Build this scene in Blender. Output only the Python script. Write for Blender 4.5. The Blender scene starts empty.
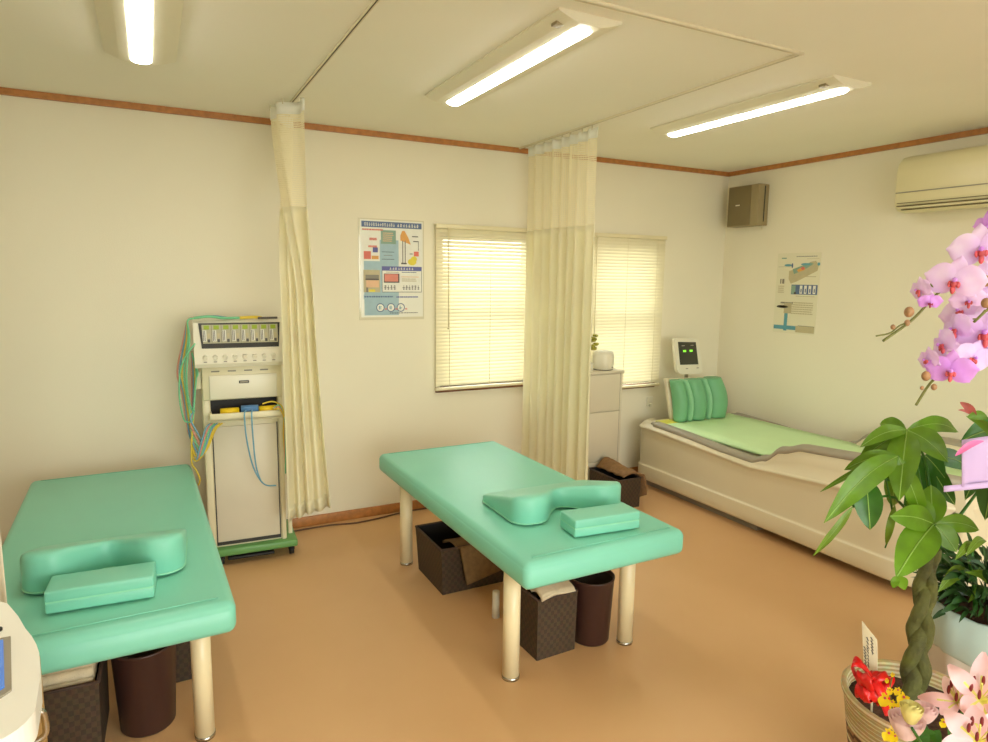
import bpy, bmesh, math, random
from mathutils import Vector, Matrix, noise
random.seed(7)
PI = math.pi
COL = bpy.context.scene.collection
sc = bpy.context.scene

# ------------------------------------------------------------------ camera
H = 1.538; F = 658.4; YAW = 0.4794; PIT = 0.1406; ROLL = 0.013
fwd = Vector((math.sin(YAW)*math.cos(PIT), math.cos(YAW)*math.cos(PIT), -math.sin(PIT)))
rt0 = Vector((math.cos(YAW), -math.sin(YAW), 0)); up0 = rt0.cross(fwd)
rt = rt0*math.cos(ROLL)+up0*math.sin(ROLL); up = -rt0*math.sin(ROLL)+up0*math.cos(ROLL)
cam_d = bpy.data.cameras.new('camera'); cam = bpy.data.objects.new('camera', cam_d); COL.objects.link(cam)
M = Matrix((rt, up, -fwd)).transposed().to_4x4(); M.translation = Vector((0, 0, H))
cam.matrix_world = M
cam_d.sensor_width = 36; cam_d.lens = F/988*36; cam_d.clip_start = 0.05
sc.camera = cam
def at(px, py, d):
    return Vector((0, 0, H)) + d*(fwd + rt*((px-494)/F) + up*((371-py)/F))

# ------------------------------------------------------------------ materials
def lin(c):
    return tuple(((v/255)/12.92 if v/255 <= .04045 else ((v/255+.055)/1.055)**2.4) for v in c)+(1,)
MATS = {}
def mat(name, rgb, rough=.5, var=.06, scale=8, bump=0, bscale=60, metal=0, trans=0, emis=None, estr=0, spec=.5, coat=0, alpha=None, dark=None, subs=0):
    if name in MATS: return MATS[name]
    m = bpy.data.materials.new(name); m.use_nodes = True; nt = m.node_tree; N = nt.nodes; L = nt.links
    p = N['Principled BSDF']; out = N['Material Output']
    p.inputs['Roughness'].default_value = rough; p.inputs['Metallic'].default_value = metal
    p.inputs['Specular IOR Level'].default_value = spec; p.inputs['Coat Weight'].default_value = coat
    tc = N.new('ShaderNodeTexCoord'); n = N.new('ShaderNodeTexNoise'); n.inputs['Scale'].default_value = scale; n.inputs['Detail'].default_value = 3
    L.new(tc.outputs['Object'], n.inputs['Vector'])
    mx = N.new('ShaderNodeMix'); mx.data_type = 'RGBA'
    c = lin(rgb); d = lin(dark) if dark else tuple(v*(1-var*2) for v in c[:3])+(1,)
    mx.inputs['A'].default_value = d; mx.inputs['B'].default_value = c if dark else tuple(min(1, v*(1+var*.6)) for v in c[:3])+(1,)
    mr = N.new('ShaderNodeMapRange'); mr.inputs[1].default_value = .3; mr.inputs[2].default_value = .7
    L.new(n.outputs['Fac'], mr.inputs[0]); L.new(mr.outputs[0], mx.inputs['Factor'])
    L.new(mx.outputs['Result'], p.inputs['Base Color'])
    if bump:
        n2 = N.new('ShaderNodeTexNoise'); n2.inputs['Scale'].default_value = bscale; n2.inputs['Detail'].default_value = 4
        L.new(tc.outputs['Object'], n2.inputs['Vector'])
        b = N.new('ShaderNodeBump'); b.inputs['Strength'].default_value = bump; b.inputs['Distance'].default_value = .01
        L.new(n2.outputs['Fac'], b.inputs['Height']); L.new(b.outputs['Normal'], p.inputs['Normal'])
    if emis:
        p.inputs['Emission Color'].default_value = lin(emis); p.inputs['Emission Strength'].default_value = estr
    surf = p.outputs[0]
    if trans:
        t = N.new('ShaderNodeBsdfTranslucent'); L.new(mx.outputs['Result'], t.inputs['Color'])
        s = N.new('ShaderNodeMixShader'); s.inputs[0].default_value = trans
        L.new(surf, s.inputs[1]); L.new(t.outputs[0], s.inputs[2]); surf = s.outputs[0]
        L.new(surf, out.inputs['Surface'])
    MATS[name] = m; m['mix'] = 1
    return m

M_wall = mat('wallpaper_cream', (240, 232, 208), .85, .012, 1.5, .12, 220)
M_ceil = mat('ceiling_paper', (247, 243, 228), .9, .012, 1.2, .1, 260)
M_wood = mat('orange_brown_wood', (190, 126, 66), .45, .12, 30)
M_dwood = mat('sill_wood', (130, 80, 44), .5, .12, 30)
M_floor = mat('tan_floor_covering', (216, 172, 122), .42, .05, 2.2, .06, 500, dark=(211, 166, 115))
M_vinyl = mat('mint_vinyl', (130, 208, 182), .38, .02, 3, .05, 350)
M_vinyls = mat('mint_vinyl_piping', (150, 220, 185), .45, .02, 3)
M_leg = mat('cream_enamel', (238, 222, 180), .3, .02, 5)
M_chrome = mat('steel', (190, 188, 180), .25, .02, 5, metal=1)
M_black = mat('black_rubber', (28, 26, 24), .6, .1, 20)
M_white = mat('white_plastic', (232, 226, 204), .35, .02, 4)
M_white2 = mat('warm_white_panel', (218, 208, 184), .4, .02, 4)
M_ivory = mat('ivory_plastic', (226, 216, 180), .4, .02, 4)
M_dark = mat('dark_panel', (48, 46, 42), .35, .05, 10)
M_grey = mat('grey_trim', (164, 155, 136), .45, .03, 6)
M_grey2 = mat('dark_grey_plinth', (150, 140, 124), .5, .03, 6)
M_green = mat('green_base_paint', (102, 154, 86), .35, .03, 6)
M_curt = mat('cream_curtain', (255, 249, 224), .85, .02, 4, .15, 300, trans=.5)
M_curt3 = mat('ivory_curtain', (240, 230, 206), .85, .03, 4, .15, 300, trans=.2)
M_tape = mat('white_header_tape', (255, 253, 242), .8, .02, 20, trans=.3)
M_slat = mat('cream_blind_slat', (240, 230, 196), .55, .02, 4, trans=.14)
M_rail = mat('blind_rail', (236, 224, 184), .45, .02, 4)
M_alum = mat('window_aluminium', (190, 184, 168), .4, .02, 4, metal=.6)
M_raild = mat('rail_groove', (84, 70, 50), .6, .05, 4)
M_railw = mat('rail_white', (226, 216, 186), .45, .02, 4)
M_lampb = mat('lamp_body_white', (236, 230, 206), .45, .02, 4)
M_tube = mat('lamp_diffuser', (255, 255, 250), .4, 0, 4, emis=(255, 252, 242), estr=12)
M_wicker = mat('dark_brown_weave', (70, 50, 38), .6, .2, 40)
M_bin = mat('dark_brown_plastic', (62, 36, 30), .42, .04, 6)
M_towb = mat('brown_towel', (152, 114, 74), .95, .1, 40, .6, 300)
M_towc = mat('olive_brown_towel', (134, 104, 64), .95, .1, 40, .6, 300)
M_toww = mat('cream_towel', (232, 216, 182), .95, .05, 30, .6, 300)
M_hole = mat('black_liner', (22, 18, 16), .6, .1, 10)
M_mat_g = mat('light_green_mat', (212, 246, 188), .5, .02, 4)
M_yel = mat('yellow_strip', (226, 220, 90), .5, .02, 4)
M_pad = mat('green_pad', (116, 180, 132), .5, .04, 6)
M_padd = mat('green_pad_piping', (144, 204, 156), .45, .04, 6)
M_tub = mat('tub_beige_white', (228, 216, 184), .32, .015, 3)
M_scr = mat('dark_screen', (62, 62, 52), .25, .02, 10)
M_led = mat('green_led', (130, 230, 60), .4, 0, 4, emis=(120, 230, 40), estr=.8)
M_box = mat('taupe_box', (128, 112, 76), .5, .03, 6)
M_box2 = mat('taupe_side', (158, 142, 104), .5, .03, 6)
M_ac = mat('ac_ivory', (232, 222, 178), .3, .015, 3)
M_acd = mat('ac_groove', (110, 96, 54), .5, .03, 6)
M_yellow = mat('yellow_pad', (240, 200, 20), .5, .04, 8)
M_blue = mat('blue_pad', (84, 128, 176), .5, .04, 8)
M_cg = mat('cable_mint', (120, 200, 150), .5, .04, 8)
M_cb = mat('cable_blue', (110, 165, 190), .5, .04, 8)
M_cy = mat('cable_yellow', (226, 196, 60), .5, .04, 8)
M_cp = mat('cable_pink', (222, 150, 130), .5, .04, 8)
M_paper = mat('poster_paper', (238, 236, 222), .3, .01, 4, coat=.3)
M_paper2 = mat('poster_paper_cream', (232, 226, 198), .5, .01, 4)
def ink(n, c): return mat('ink_'+n, c, .5, .03, 30)
I_navy = ink('navy', (92, 112, 150)); I_blue = ink('sky_blue', (166, 194, 204)); I_red = ink('red', (222, 118, 100)); I_org = ink('orange', (228, 166, 86))
I_yel = ink('yellow', (232, 214, 70)); I_gry = ink('grey', (138, 132, 118)); I_blk = ink('black', (84, 80, 78)); I_pch = ink('peach', (232, 190, 150)); I_wht = ink('white', (238, 236, 224)); I_pnk = ink('pink', (226, 140, 122)); I_teal = ink('teal', (96, 160, 176)); I_tan = ink('tan', (196, 184, 146)); I_vio = ink('violet', (98, 102, 164)); I_grn = ink('green', (140, 170, 150))
M_leaf = mat('leaf_green', (108, 154, 30), .36, .16, 14, .12, 40, trans=.22)
M_leaf2 = mat('leaf_dark_green', (58, 116, 30), .34, .16, 14, .12, 40, trans=.15)
M_leaf3 = mat('leaf_olive', (118, 150, 40), .4, .14, 14, .1, 40, trans=.28)
M_vein = mat('leaf_vein', (150, 186, 84), .45, .05, 20)
M_trunk = mat('braided_bark', (104, 106, 46), .8, .2, 14, .8, 60, dark=(70, 66, 32))
M_fern = mat('fern_dark', (44, 84, 26), .5, .25, 20, trans=.1)
M_orch = mat('orchid_petal', (240, 200, 252), .6, .1, 18, trans=.3, dark=(248, 226, 255))
M_orch2 = mat('orchid_petal_magenta', (222, 146, 246), .6, .1, 18, trans=.3, dark=(234, 176, 250))
M_lip = mat('orchid_lip', (214, 84, 92), .5, .15, 60)
M_lip2 = mat('orchid_lip_dark', (150, 30, 70), .5, .15, 60)
M_bud = mat('orchid_bud', (176, 132, 90), .5, .15, 60)
M_stem = mat('flower_stem', (112, 112, 46), .55, .12, 20)
M_lily = mat('lily_petal', (248, 196, 204), .55, .06, 14, trans=.3, dark=(244, 212, 210))
M_lilyc = mat('lily_throat', (224, 214, 110), .55, .06, 14)
M_anth = mat('lily_anther', (130, 34, 34), .7, .1, 30)
M_rose = mat('pink_rose', (255, 226, 226), .6, .04, 20, trans=.3)
M_rosew = mat('cream_rosebud', (240, 228, 150), .6, .1, 20, trans=.25)
M_onc = mat('yellow_oncidium', (255, 222, 10), .55, .06, 40, trans=.2)
M_red = mat('red_satin', (226, 26, 22), .32, .1, 10, trans=.1)
M_card = mat('cream_card', (232, 222, 190), .6, .03, 20)
M_soil = mat('moss_soil', (84, 52, 32), .95, .3, 60, .8, 90)
M_pinkp = mat('lilac_wrap', (214, 184, 226), .5, .06, 6, trans=.25)
M_bluep = mat('pale_blue_wrap', (196, 214, 206), .45, .05, 6, trans=.1)
M_whitep = mat('pinkish_white_wrap', (222, 208, 192), .5, .05, 6, trans=.1)
M_cw = mat('console_white', (255, 253, 246), .3, .01, 4)
M_cwood = mat('console_wood', (196, 152, 88), .5, .1, 20)
M_cblue = mat('blue_display', (84, 130, 200), .25, .03, 10, emis=(60, 110, 200), estr=.25)
M_out = mat('asphalt', (150, 146, 138), .9, .05, 4)

# wicker weave of the planter: rings + darker pattern near the foot
def weave(name, c1, c2, su, sv, bump=.6):
    m = bpy.data.materials.new(name); m.use_nodes = True; nt = m.node_tree; N = nt.nodes; L = nt.links; p = N['Principled BSDF']
    p.inputs['Roughness'].default_value = .7
    uv = N.new('ShaderNodeUVMap'); mp = N.new('ShaderNodeMapping'); mp.inputs['Scale'].default_value = (su, sv, 1)
    L.new(uv.outputs[0], mp.inputs[0])
    ch = N.new('ShaderNodeTexChecker'); ch.inputs['Scale'].default_value = 1; ch.inputs[1].default_value = lin(c1); ch.inputs[2].default_value = lin(c2)
    L.new(mp.outputs[0], ch.inputs[0])
    tc = N.new('ShaderNodeTexCoord'); n = N.new('ShaderNodeTexNoise'); n.inputs['Scale'].default_value = 50; L.new(tc.outputs['Object'], n.inputs['Vector'])
    mx = N.new('ShaderNodeMix'); mx.data_type = 'RGBA'; mx.blend_type = 'MULTIPLY'; mx.inputs['Factor'].default_value = .5
    L.new(ch.outputs[0], mx.inputs['A']); L.new(n.outputs['Color'], mx.inputs['B'])
    L.new(mx.outputs['Result'], p.inputs['Base Color'])
    b = N.new('ShaderNodeBump'); b.inputs['Strength'].default_value = bump; b.inputs['Distance'].default_value = .004
    L.new(ch.outputs['Fac'], b.inputs['Height']); L.new(b.outputs[0], p.inputs['Normal'])
    return m
M_weave = weave('woven_brown_paper', (84, 64, 42), (70, 53, 35), 20, 17, .4)
M_planter = weave('wicker_planter', (244, 226, 182), (206, 176, 122), 0, 150, .9)
M_planter2 = weave('wicker_planter_brown', (178, 132, 88), (112, 76, 48), 26, 75, .9)
# lace net of the curtains
M_net = bpy.data.materials.new('curtain_net'); M_net.use_nodes = True
nt = M_net.node_tree; N = nt.nodes; L = nt.links; p = N['Principled BSDF']; p.inputs['Base Color'].default_value = lin((250, 240, 206)); p.inputs['Roughness'].default_value = .9
uv = N.new('ShaderNodeUVMap'); sp = N.new('ShaderNodeSeparateXYZ'); L.new(uv.outputs[0], sp.inputs[0])
def fr(sock, k, th):
    a = N.new('ShaderNodeMath'); a.operation = 'MULTIPLY'; a.inputs[1].default_value = k; L.new(sock, a.inputs[0])
    b = N.new('ShaderNodeMath'); b.operation = 'FRACT'; L.new(a.outputs[0], b.inputs[0])
    c = N.new('ShaderNodeMath'); c.operation = 'GREATER_THAN'; c.inputs[1].default_value = th; L.new(b.outputs[0], c.inputs[0]); return c.outputs[0]
mu = N.new('ShaderNodeMath'); mu.operation = 'MULTIPLY'; L.new(fr(sp.outputs[0], 110, .52), mu.inputs[0]); L.new(fr(sp.outputs[1], 42, .52), mu.inputs[1])
tr = N.new('ShaderNodeBsdfTransparent'); tl = N.new('ShaderNodeBsdfTranslucent'); tl.inputs[0].default_value = lin((250, 240, 206))
ms0 = N.new('ShaderNodeMixShader'); ms0.inputs[0].default_value = .35; L.new(p.outputs[0], ms0.inputs[1]); L.new(tl.outputs[0], ms0.inputs[2])
ms = N.new('ShaderNodeMixShader'); L.new(mu.outputs[0], ms.inputs[0]); L.new(ms0.outputs[0], ms.inputs[1]); L.new(tr.outputs[0], ms.inputs[2]); L.new(ms.outputs[0], N['Material Output'].inputs[0])
# window glass
M_glass = bpy.data.materials.new('window_glass'); M_glass.use_nodes = True
N = M_glass.node_tree.nodes; L = M_glass.node_tree.links
g = N.new('ShaderNodeBsdfGlossy'); g.inputs['Roughness'].default_value = .05; t = N.new('ShaderNodeBsdfTransparent'); t.inputs[0].default_value = (.93, .96, .94, 1)
ms = N.new('ShaderNodeMixShader'); ms.inputs[0].default_value = .06; L.new(t.outputs[0], ms.inputs[1]); L.new(g.outputs[0], ms.inputs[2]); L.new(ms.outputs[0], N['Material Output'].inputs[0])

# ------------------------------------------------------------------ mesh helper
class MB:
    def __init__(s): s.b = bmesh.new(); s.uv = s.b.loops.layers.uv.new('UVMap')
    def face(s, vs, m=0, sm=False):
        try: f = s.b.faces.new(vs)
        except ValueError: return None
        f.material_index = m; f.smooth = sm; return f
    def box(s, x0, x1, y0, y1, z0, z1, m=0, bev=0, seg=2, rot=0, sm=None):
        r = bmesh.ops.create_cube(s.b, size=1); vs = r['verts']
        c = Vector(((x0+x1)/2, (y0+y1)/2, (z0+z1)/2))
        for v in vs: v.co = Vector((v.co.x*(x1-x0), v.co.y*(y1-y0), v.co.z*(z1-z0)))
        fs = list({f for v in vs for f in v.link_faces})
        for f in fs:
            f.material_index = m
        if bev:
            es = list({e for v in vs for e in v.link_edges})
            r = bmesh.ops.bevel(s.b, geom=es, offset=bev, segments=seg, affect='EDGES', profile=.5)
            vs = list({v for f in r['faces'] for v in f.verts} | {v for v in vs if v.is_valid})
            for f in r['faces']: f.material_index = m
            fs = {f for v in vs for f in v.link_faces}
            for f in fs: f.smooth = True; f.material_index = m
        R = Matrix.Rotation(rot, 3, 'Z')
        for v in vs: v.co = R @ v.co + c
        return vs
    def cyl(s, p0, p1, r0, r1=None, n=20, m=0, cap=True, sm=True):
        r1 = r0 if r1 is None else r1; p0, p1 = Vector(p0), Vector(p1); d = (p1-p0).normalized()
        a = d.orthogonal().normalized(); b = d.cross(a)
        A = [s.b.verts.new(p0+(a*math.cos(2*PI*i/n)+b*math.sin(2*PI*i/n))*r0) for i in range(n)]
        B = [s.b.verts.new(p1+(a*math.cos(2*PI*i/n)+b*math.sin(2*PI*i/n))*r1) for i in range(n)]
        for i in range(n): s.face([A[i], A[(i+1) % n], B[(i+1) % n], B[i]], m, sm)
        if cap: s.face(A[::-1], m); s.face(B, m)
    def tube(s, pts, r, n=8, m=0, res=6):
        P = [Vector(p) for p in pts]; Q = []; k = len(P); RR = r if isinstance(r, (list, tuple)) else [r]*k; R2 = []
        for i in range(k-1):
            a, b, c, d = P[max(i-1, 0)], P[i], P[i+1], P[min(i+2, k-1)]
            for j in range(res):
                t = j/res
                Q.append(.5*((2*b)+(c-a)*t+(2*a-5*b+4*c-d)*t*t+(3*b-a-3*c+d)*t**3)); R2.append(RR[i]*(1-t)+RR[i+1]*t)
        Q.append(P[-1]); R2.append(RR[-1]); prev = None; rings = []
        for i, q in enumerate(Q):
            t = (Q[min(i+1, len(Q)-1)]-Q[max(i-1, 0)])
            if t.length < 1e-9: t = Vector((0, 0, 1))
            t.normalize()
            a = t.orthogonal() if prev is None else prev - t*prev.dot(t)
            if a.length < 1e-6: a = t.orthogonal()
            a.normalize(); prev = a; b = t.cross(a)
            rings.append([s.b.verts.new(q+(a*math.cos(2*PI*j/n)+b*math.sin(2*PI*j/n))*R2[i]) for j in range(n)])
        for A, B in zip(rings, rings[1:]):
            for j in range(n): s.face([A[j], A[(j+1) % n], B[(j+1) % n], B[j]], m, True)
        s.face(rings[0][::-1], m); s.face(rings[-1], m)
    def lathe(s, prof, c, n=32, m=0, mf=None):
        c = Vector(c); rings = []
        for r, z in prof:
            rings.append([s.b.verts.new(c+Vector((r*math.cos(2*PI*j/n), r*math.sin(2*PI*j/n), z))) for j in range(n)])
        K = len(rings)
        for i, (A, B) in enumerate(zip(rings, rings[1:])):
            for j in range(n):
                f = s.face([A[j], A[(j+1) % n], B[(j+1) % n], B[j]], mf(i) if mf else m, True)
                if f:
                    for lp, (u, v) in zip(f.loops, ((j/n, i/K), ((j+1)/n, i/K), ((j+1)/n, (i+1)/K), (j/n, (i+1)/K))): lp[s.uv].uv = (u, prof[min(int(round(v*K)), K-1)][1] if True else v)
        if prof[0][0] > 1e-5: s.face(rings[0][::-1], mf(0) if mf else m)
        if prof[-1][0] > 1e-5: s.face(rings[-1], mf(K-2) if mf else m)
    def ball(s, c, r, m=0, sc3=(1, 1, 1), n=12, rotm=None):
        r_ = bmesh.ops.create_uvsphere(s.b, u_segments=n, v_segments=max(6, n//2+2), radius=r)
        for v in r_['verts']:
            q = Vector((v.co.x*sc3[0], v.co.y*sc3[1], v.co.z*sc3[2]))
            if rotm: q = rotm @ q
            v.co = q + Vector(c)
        for f in {f for v in r_['verts'] for f in v.link_faces}: f.smooth = True; f.material_index = m
    def prism(s, pts, z0, z1, m=0, fn=None, bev=0):
        fn = fn or (lambda x, y, z: (x, y, z))
        A = [s.b.verts.new(fn(x, y, z0)) for x, y in pts]; B = [s.b.verts.new(fn(x, y, z1)) for x, y in pts]; n = len(pts); fs = []
        for i in range(n): fs.append(s.face([A[i], A[(i+1) % n], B[(i+1) % n], B[i]], m))
        fs += [s.face(A[::-1], m), s.face(B, m)]
        if bev:
            es = list({e for v in A+B for e in v.link_edges if len(e.link_faces) == 2 and e.calc_face_angle(0) > .5})
            r = bmesh.ops.bevel(s.b, geom=es, offset=bev, segments=3, affect='EDGES', profile=.5)
            for f in r['faces']: f.material_index = m; f.smooth = True
    def grid(s, f, nu, nv, m=0, sm=True, uvf=None, closed=False):
        V = [[s.b.verts.new(f(i/nu, j/nv)) for j in range(nv+1)] for i in range(nu+1)]
        for i in range(nu):
            for j in range(nv):
                fc = s.face([V[i][j], V[i+1][j], V[i+1][j+1], V[i][j+1]], m(i/nu, j/nv) if callable(m) else m, sm)
                if fc:
                    for lp, (a, b) in zip(fc.loops, ((i, j), (i+1, j), (i+1, j+1), (i, j+1))): lp[s.uv].uv = (a/nu, b/nv)
        return V
    def build(s, name, mats, parent=None, smooth=False, auto=None, solid=0):
        bmesh.ops.recalc_face_normals(s.b, faces=s.b.faces) if not getattr(s, 'norec', False) else None
        me = bpy.data.meshes.new(name)
        if smooth:
            for f in s.b.faces: f.smooth = True
        off = Vector((0, 0, 0)); q = parent
        while q is not None: off += q.location; q = q.parent
        if parent is not None: s.b.transform(Matrix.Translation(-off))
        elif True:
            # origin at the mesh's base
            xs = [v.co for v in s.b.verts]
            if xs:
                c = Vector(((min(v.x for v in xs)+max(v.x for v in xs))/2, (min(v.y for v in xs)+max(v.y for v in xs))/2, min(v.z for v in xs)))
                s.b.transform(Matrix.Translation(-c)); off = c
        s.b.to_mesh(me); s.b.free()
        for m in (mats if isinstance(mats, (list, tuple)) else [mats]): me.materials.append(m)
        o = bpy.data.objects.new(name, me); COL.objects.link(o)
        if parent is not None: o.parent = parent
        else: o.location = off
        if solid:
            md = o.modifiers.new('thickness', 'SOLIDIFY'); md.thickness = solid; md.offset = 0
        return o
def tag(o, label=None, cat=None, group=None, kind=None):
    if label: o['label'] = label
    if cat: o['category'] = cat
    if group: o['group'] = group
    if kind: o['kind'] = kind
    return o
def empty(name, loc, label, cat, group=None):
    o = bpy.data.objects.new(name, None); COL.objects.link(o); o.location = loc; o.empty_display_size = .1
    return tag(o, label, cat, group)
def copy_tree(o, parent=None):
    c = o.copy(); COL.objects.link(c)
    if parent is not None: c.parent = parent
    for ch in [x for x in bpy.data.objects if x.parent == o]: copy_tree(ch, c)
    return c
def struct(name, mb, mats, parent=None):
    o = mb.build(name, mats, parent); o['kind'] = 'structure'; return o
def one(fn, *a, **k):
    b = MB(); getattr(b, fn)(*a, **k); return b

# ------------------------------------------------------------------ room
XL, XR, YF, YB, ZC = -1.35, 4.185, -1.6, 3.995, 2.4
T = .12
struct('floor', one('box', XL-T, XR+T, YF-T, YB+T, -.1, 0), M_floor)
struct('ceiling', one('box', XL-T, XR+T, YF-T, YB+T, ZC, ZC+.1), M_ceil)
W1 = (1.67, 2.36, .815, 1.82); W2 = (2.82, 3.47, .735, 1.81)
b = MB()
for x0, x1, z0, z1 in ((XL-T, W1[0], 0, ZC), (W1[1], W2[0], 0, ZC), (W2[1], XR+T, 0, ZC), (W1[0], W1[1], 0, W1[2]), (W1[0], W1[1], W1[3], ZC), (W2[0], W2[1], 0, W2[2]), (W2[0], W2[1], W2[3], ZC)):
    b.box(x0, x1, YB, YB+T, z0, z1)
struct('wall_back', b, M_wall)
struct('wall_right', one('box', XR, XR+T, YF-T, YB, 0, ZC), M_wall)
struct('wall_left', one('box', XL-T, XL, YF-T, YB, 0, ZC), M_wall)
b = MB(); D1 = (-.4, 2.9, 2.2)
b.box(XL, D1[0], YF-T, YF, 0, ZC); b.box(D1[1], XR, YF-T, YF, 0, ZC); b.box(D1[0], D1[1], YF-T, YF, D1[2], ZC)
struct('wall_front', b, M_wall)
# unseen glazed door added behind the camera to let fill daylight in
b = MB()
for x in (D1[0]+.03, (D1[0]+D1[1])/2, D1[1]-.03): b.box(x-.03, x+.03, YF-.08, YF-.03, 0, D1[2])
for z in (.05, D1[2]-.03): b.box(D1[0], D1[1], YF-.08, YF-.03, z-.05 if z > .1 else 0, z+.03)
d = struct('added_door', b, M_alum)
struct('glass', one('box', D1[0]+.06, D1[1]-.06, YF-.06, YF-.052, .08, D1[2]-.08), M_glass, d)
def window(name, W):
    b = MB(); x0, x1, z0, z1 = W; y0, y1 = YB+.03, YB+.09
    b.box(x0, x0+.035, y0, y1, z0, z1); b.box(x1-.035, x1, y0, y1, z0, z1); b.box(x0, x1, y0, y1, z1-.035, z1); b.box(x0, x1, y0, y1, z0, z0+.035)
    zm = (z0+z1)/2; b.box(x0, x1, y0, y1, zm-.02, zm+.02)
    w = struct(name, b, M_alum)
    struct('glass', one('box', x0+.03, x1-.03, YB+.055, YB+.061, z0+.03, z1-.03), M_glass, w)
    s = MB(); s.box(x0-.03, x0, YB-.012, YB, z0, z1+.03); s.box(x1, x1+.03, YB-.012, YB, z0, z1+.03); s.box(x0, x1, YB-.012, YB, z1, z1+.03)
    struct('window_casing', s, M_wall, w)
    struct('window_sill', one('box', x0-.03, x1+.03, YB-.02, YB+.03, z0-.035, z0, bev=.003), M_dwood, w)
window('window_1', W1); window('window_2', W2)
# trims
struct('trim_1', one('box', XL, XR, YB-.018, YB, ZC-.032, ZC), M_wood)
struct('trim_2', one('box', XR-.018, XR, YF, YB-.018, ZC-.032, ZC), M_wood)
struct('trim_3', one('box', XL, XL+.018, YF, YB-.018, ZC-.032, ZC), M_wood)
struct('baseboard_back', one('box', XL, XR, YB-.012, YB, 0, .062, bev=.003), M_wood)
struct('baseboard_right', one('box', XR-.012, XR, YF, YB-.012, 0, .062, bev=.003), M_wood)
struct('baseboard_left', one('box', XL, XL+.012, YF, YB-.012, 0, .062, bev=.003), M_wood)
struct('ground', one('box', -14, 16, -16, 16, -.3, -.12), M_out)

# ------------------------------------------------------------------ ceiling lights
def light(x, y0, y1, label):
    t = empty('ceiling_light', (x, (y0+y1)/2, ZC), label, 'ceiling light', 'long white ceiling lights')
    def f(xx, zz): return (xx, zz)
    b = MB(); w = .127
    prof = [(-w, 0), (-w, -.008), (-.075, -.026), (-.042, -.034), (.042, -.034), (.075, -.026), (w, -.008), (w, 0)]
    A = [b.b.verts.new((x+px, y0, ZC+pz)) for px, pz in prof]; B = [b.b.verts.new((x+px, y1, ZC+pz)) for px, pz in prof]
    n = len(prof)
    for i in range(n): b.face([A[i], A[(i+1) % n], B[(i+1) % n], B[i]])
    b.face(A[::-1]); b.face(B)
    b.build('housing', M_lampb, t)
    b = MB(); b.box(x-.10, x-.07, y0+.055, y0+.09, ZC-.0275, ZC-.014, bev=.002); b.build('sensor_cover', M_box2, t)
    b = MB(); m = 9
    def pr(y, k): return [b.b.verts.new((x-.036*math.cos(PI*i/m)*k, y, ZC-.033-.014*math.sin(PI*i/m)*k-.001)) for i in range(m+1)]
    R = [pr(y0+.03, .55), pr(y0+.05, 1), pr(y1-.05, 1), pr(y1-.03, .55)]
    for P, Q in zip(R, R[1:]):
        for i in range(m): b.face([P[i], P[i+1], Q[i+1], Q[i]], 0, True)
    b.face(R[0]); b.face(R[-1][::-1])
    b.build('diffuser', M_tube, t)
    return t
light(.015, 1.93, 3.12, 'leftmost lit white ceiling light, above the left massage bed')
light(1.338, 1.91, 3.08, 'middle lit white ceiling light, between the two curtain rails')
light(2.715, 1.93, 3.08, 'rightmost lit white ceiling light, nearest the wall air conditioner')
light(.6, -.9, .3, 'added fill ceiling light, unseen behind the camera on the left')  # this and the next are unseen fixtures added to brighten the room
light(2.5, -.9, .3, 'added fill ceiling light, unseen behind the camera on the right')

# ------------------------------------------------------------------ curtain rail (one thing)
R1, R2, RY = .6765, 2.2386, 1.8166
t = empty('curtain_rail', ((R1+R2)/2, RY, ZC), 'thin ceiling curtain rail framing the middle treatment bay', 'curtain rail')
def rail(x0, x1, y0, y1):
    b = MB(); w = .007
    if x0 == x1:
        b.box(x0-w, x0-.003, y0, y1, ZC-.010, ZC); b.box(x0+.003, x0+w, y0, y1, ZC-.010, ZC)
        b.box(x0-.003, x0+.003, y0, y1, ZC-.0085, ZC, m=1)
    else:
        b.box(x0, x1, y0-w, y0-.003, ZC-.010, ZC); b.box(x0, x1, y0+.003, y0+w, ZC-.010, ZC)
        b.box(x0, x1, y0-.003, y0+.003, ZC-.006, ZC, m=1)
    return b
rail(R1, R1, RY+.009, YB-.02).build('rail_section', [M_railw, M_raild], t)
rail(R2, R2, RY+.009, YB-.02).build('rail_section', [M_railw, M_raild], t)
rail(XL+.02, R2+.009, RY, RY).build('rail_section', [M_railw, M_raild], t)

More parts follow.
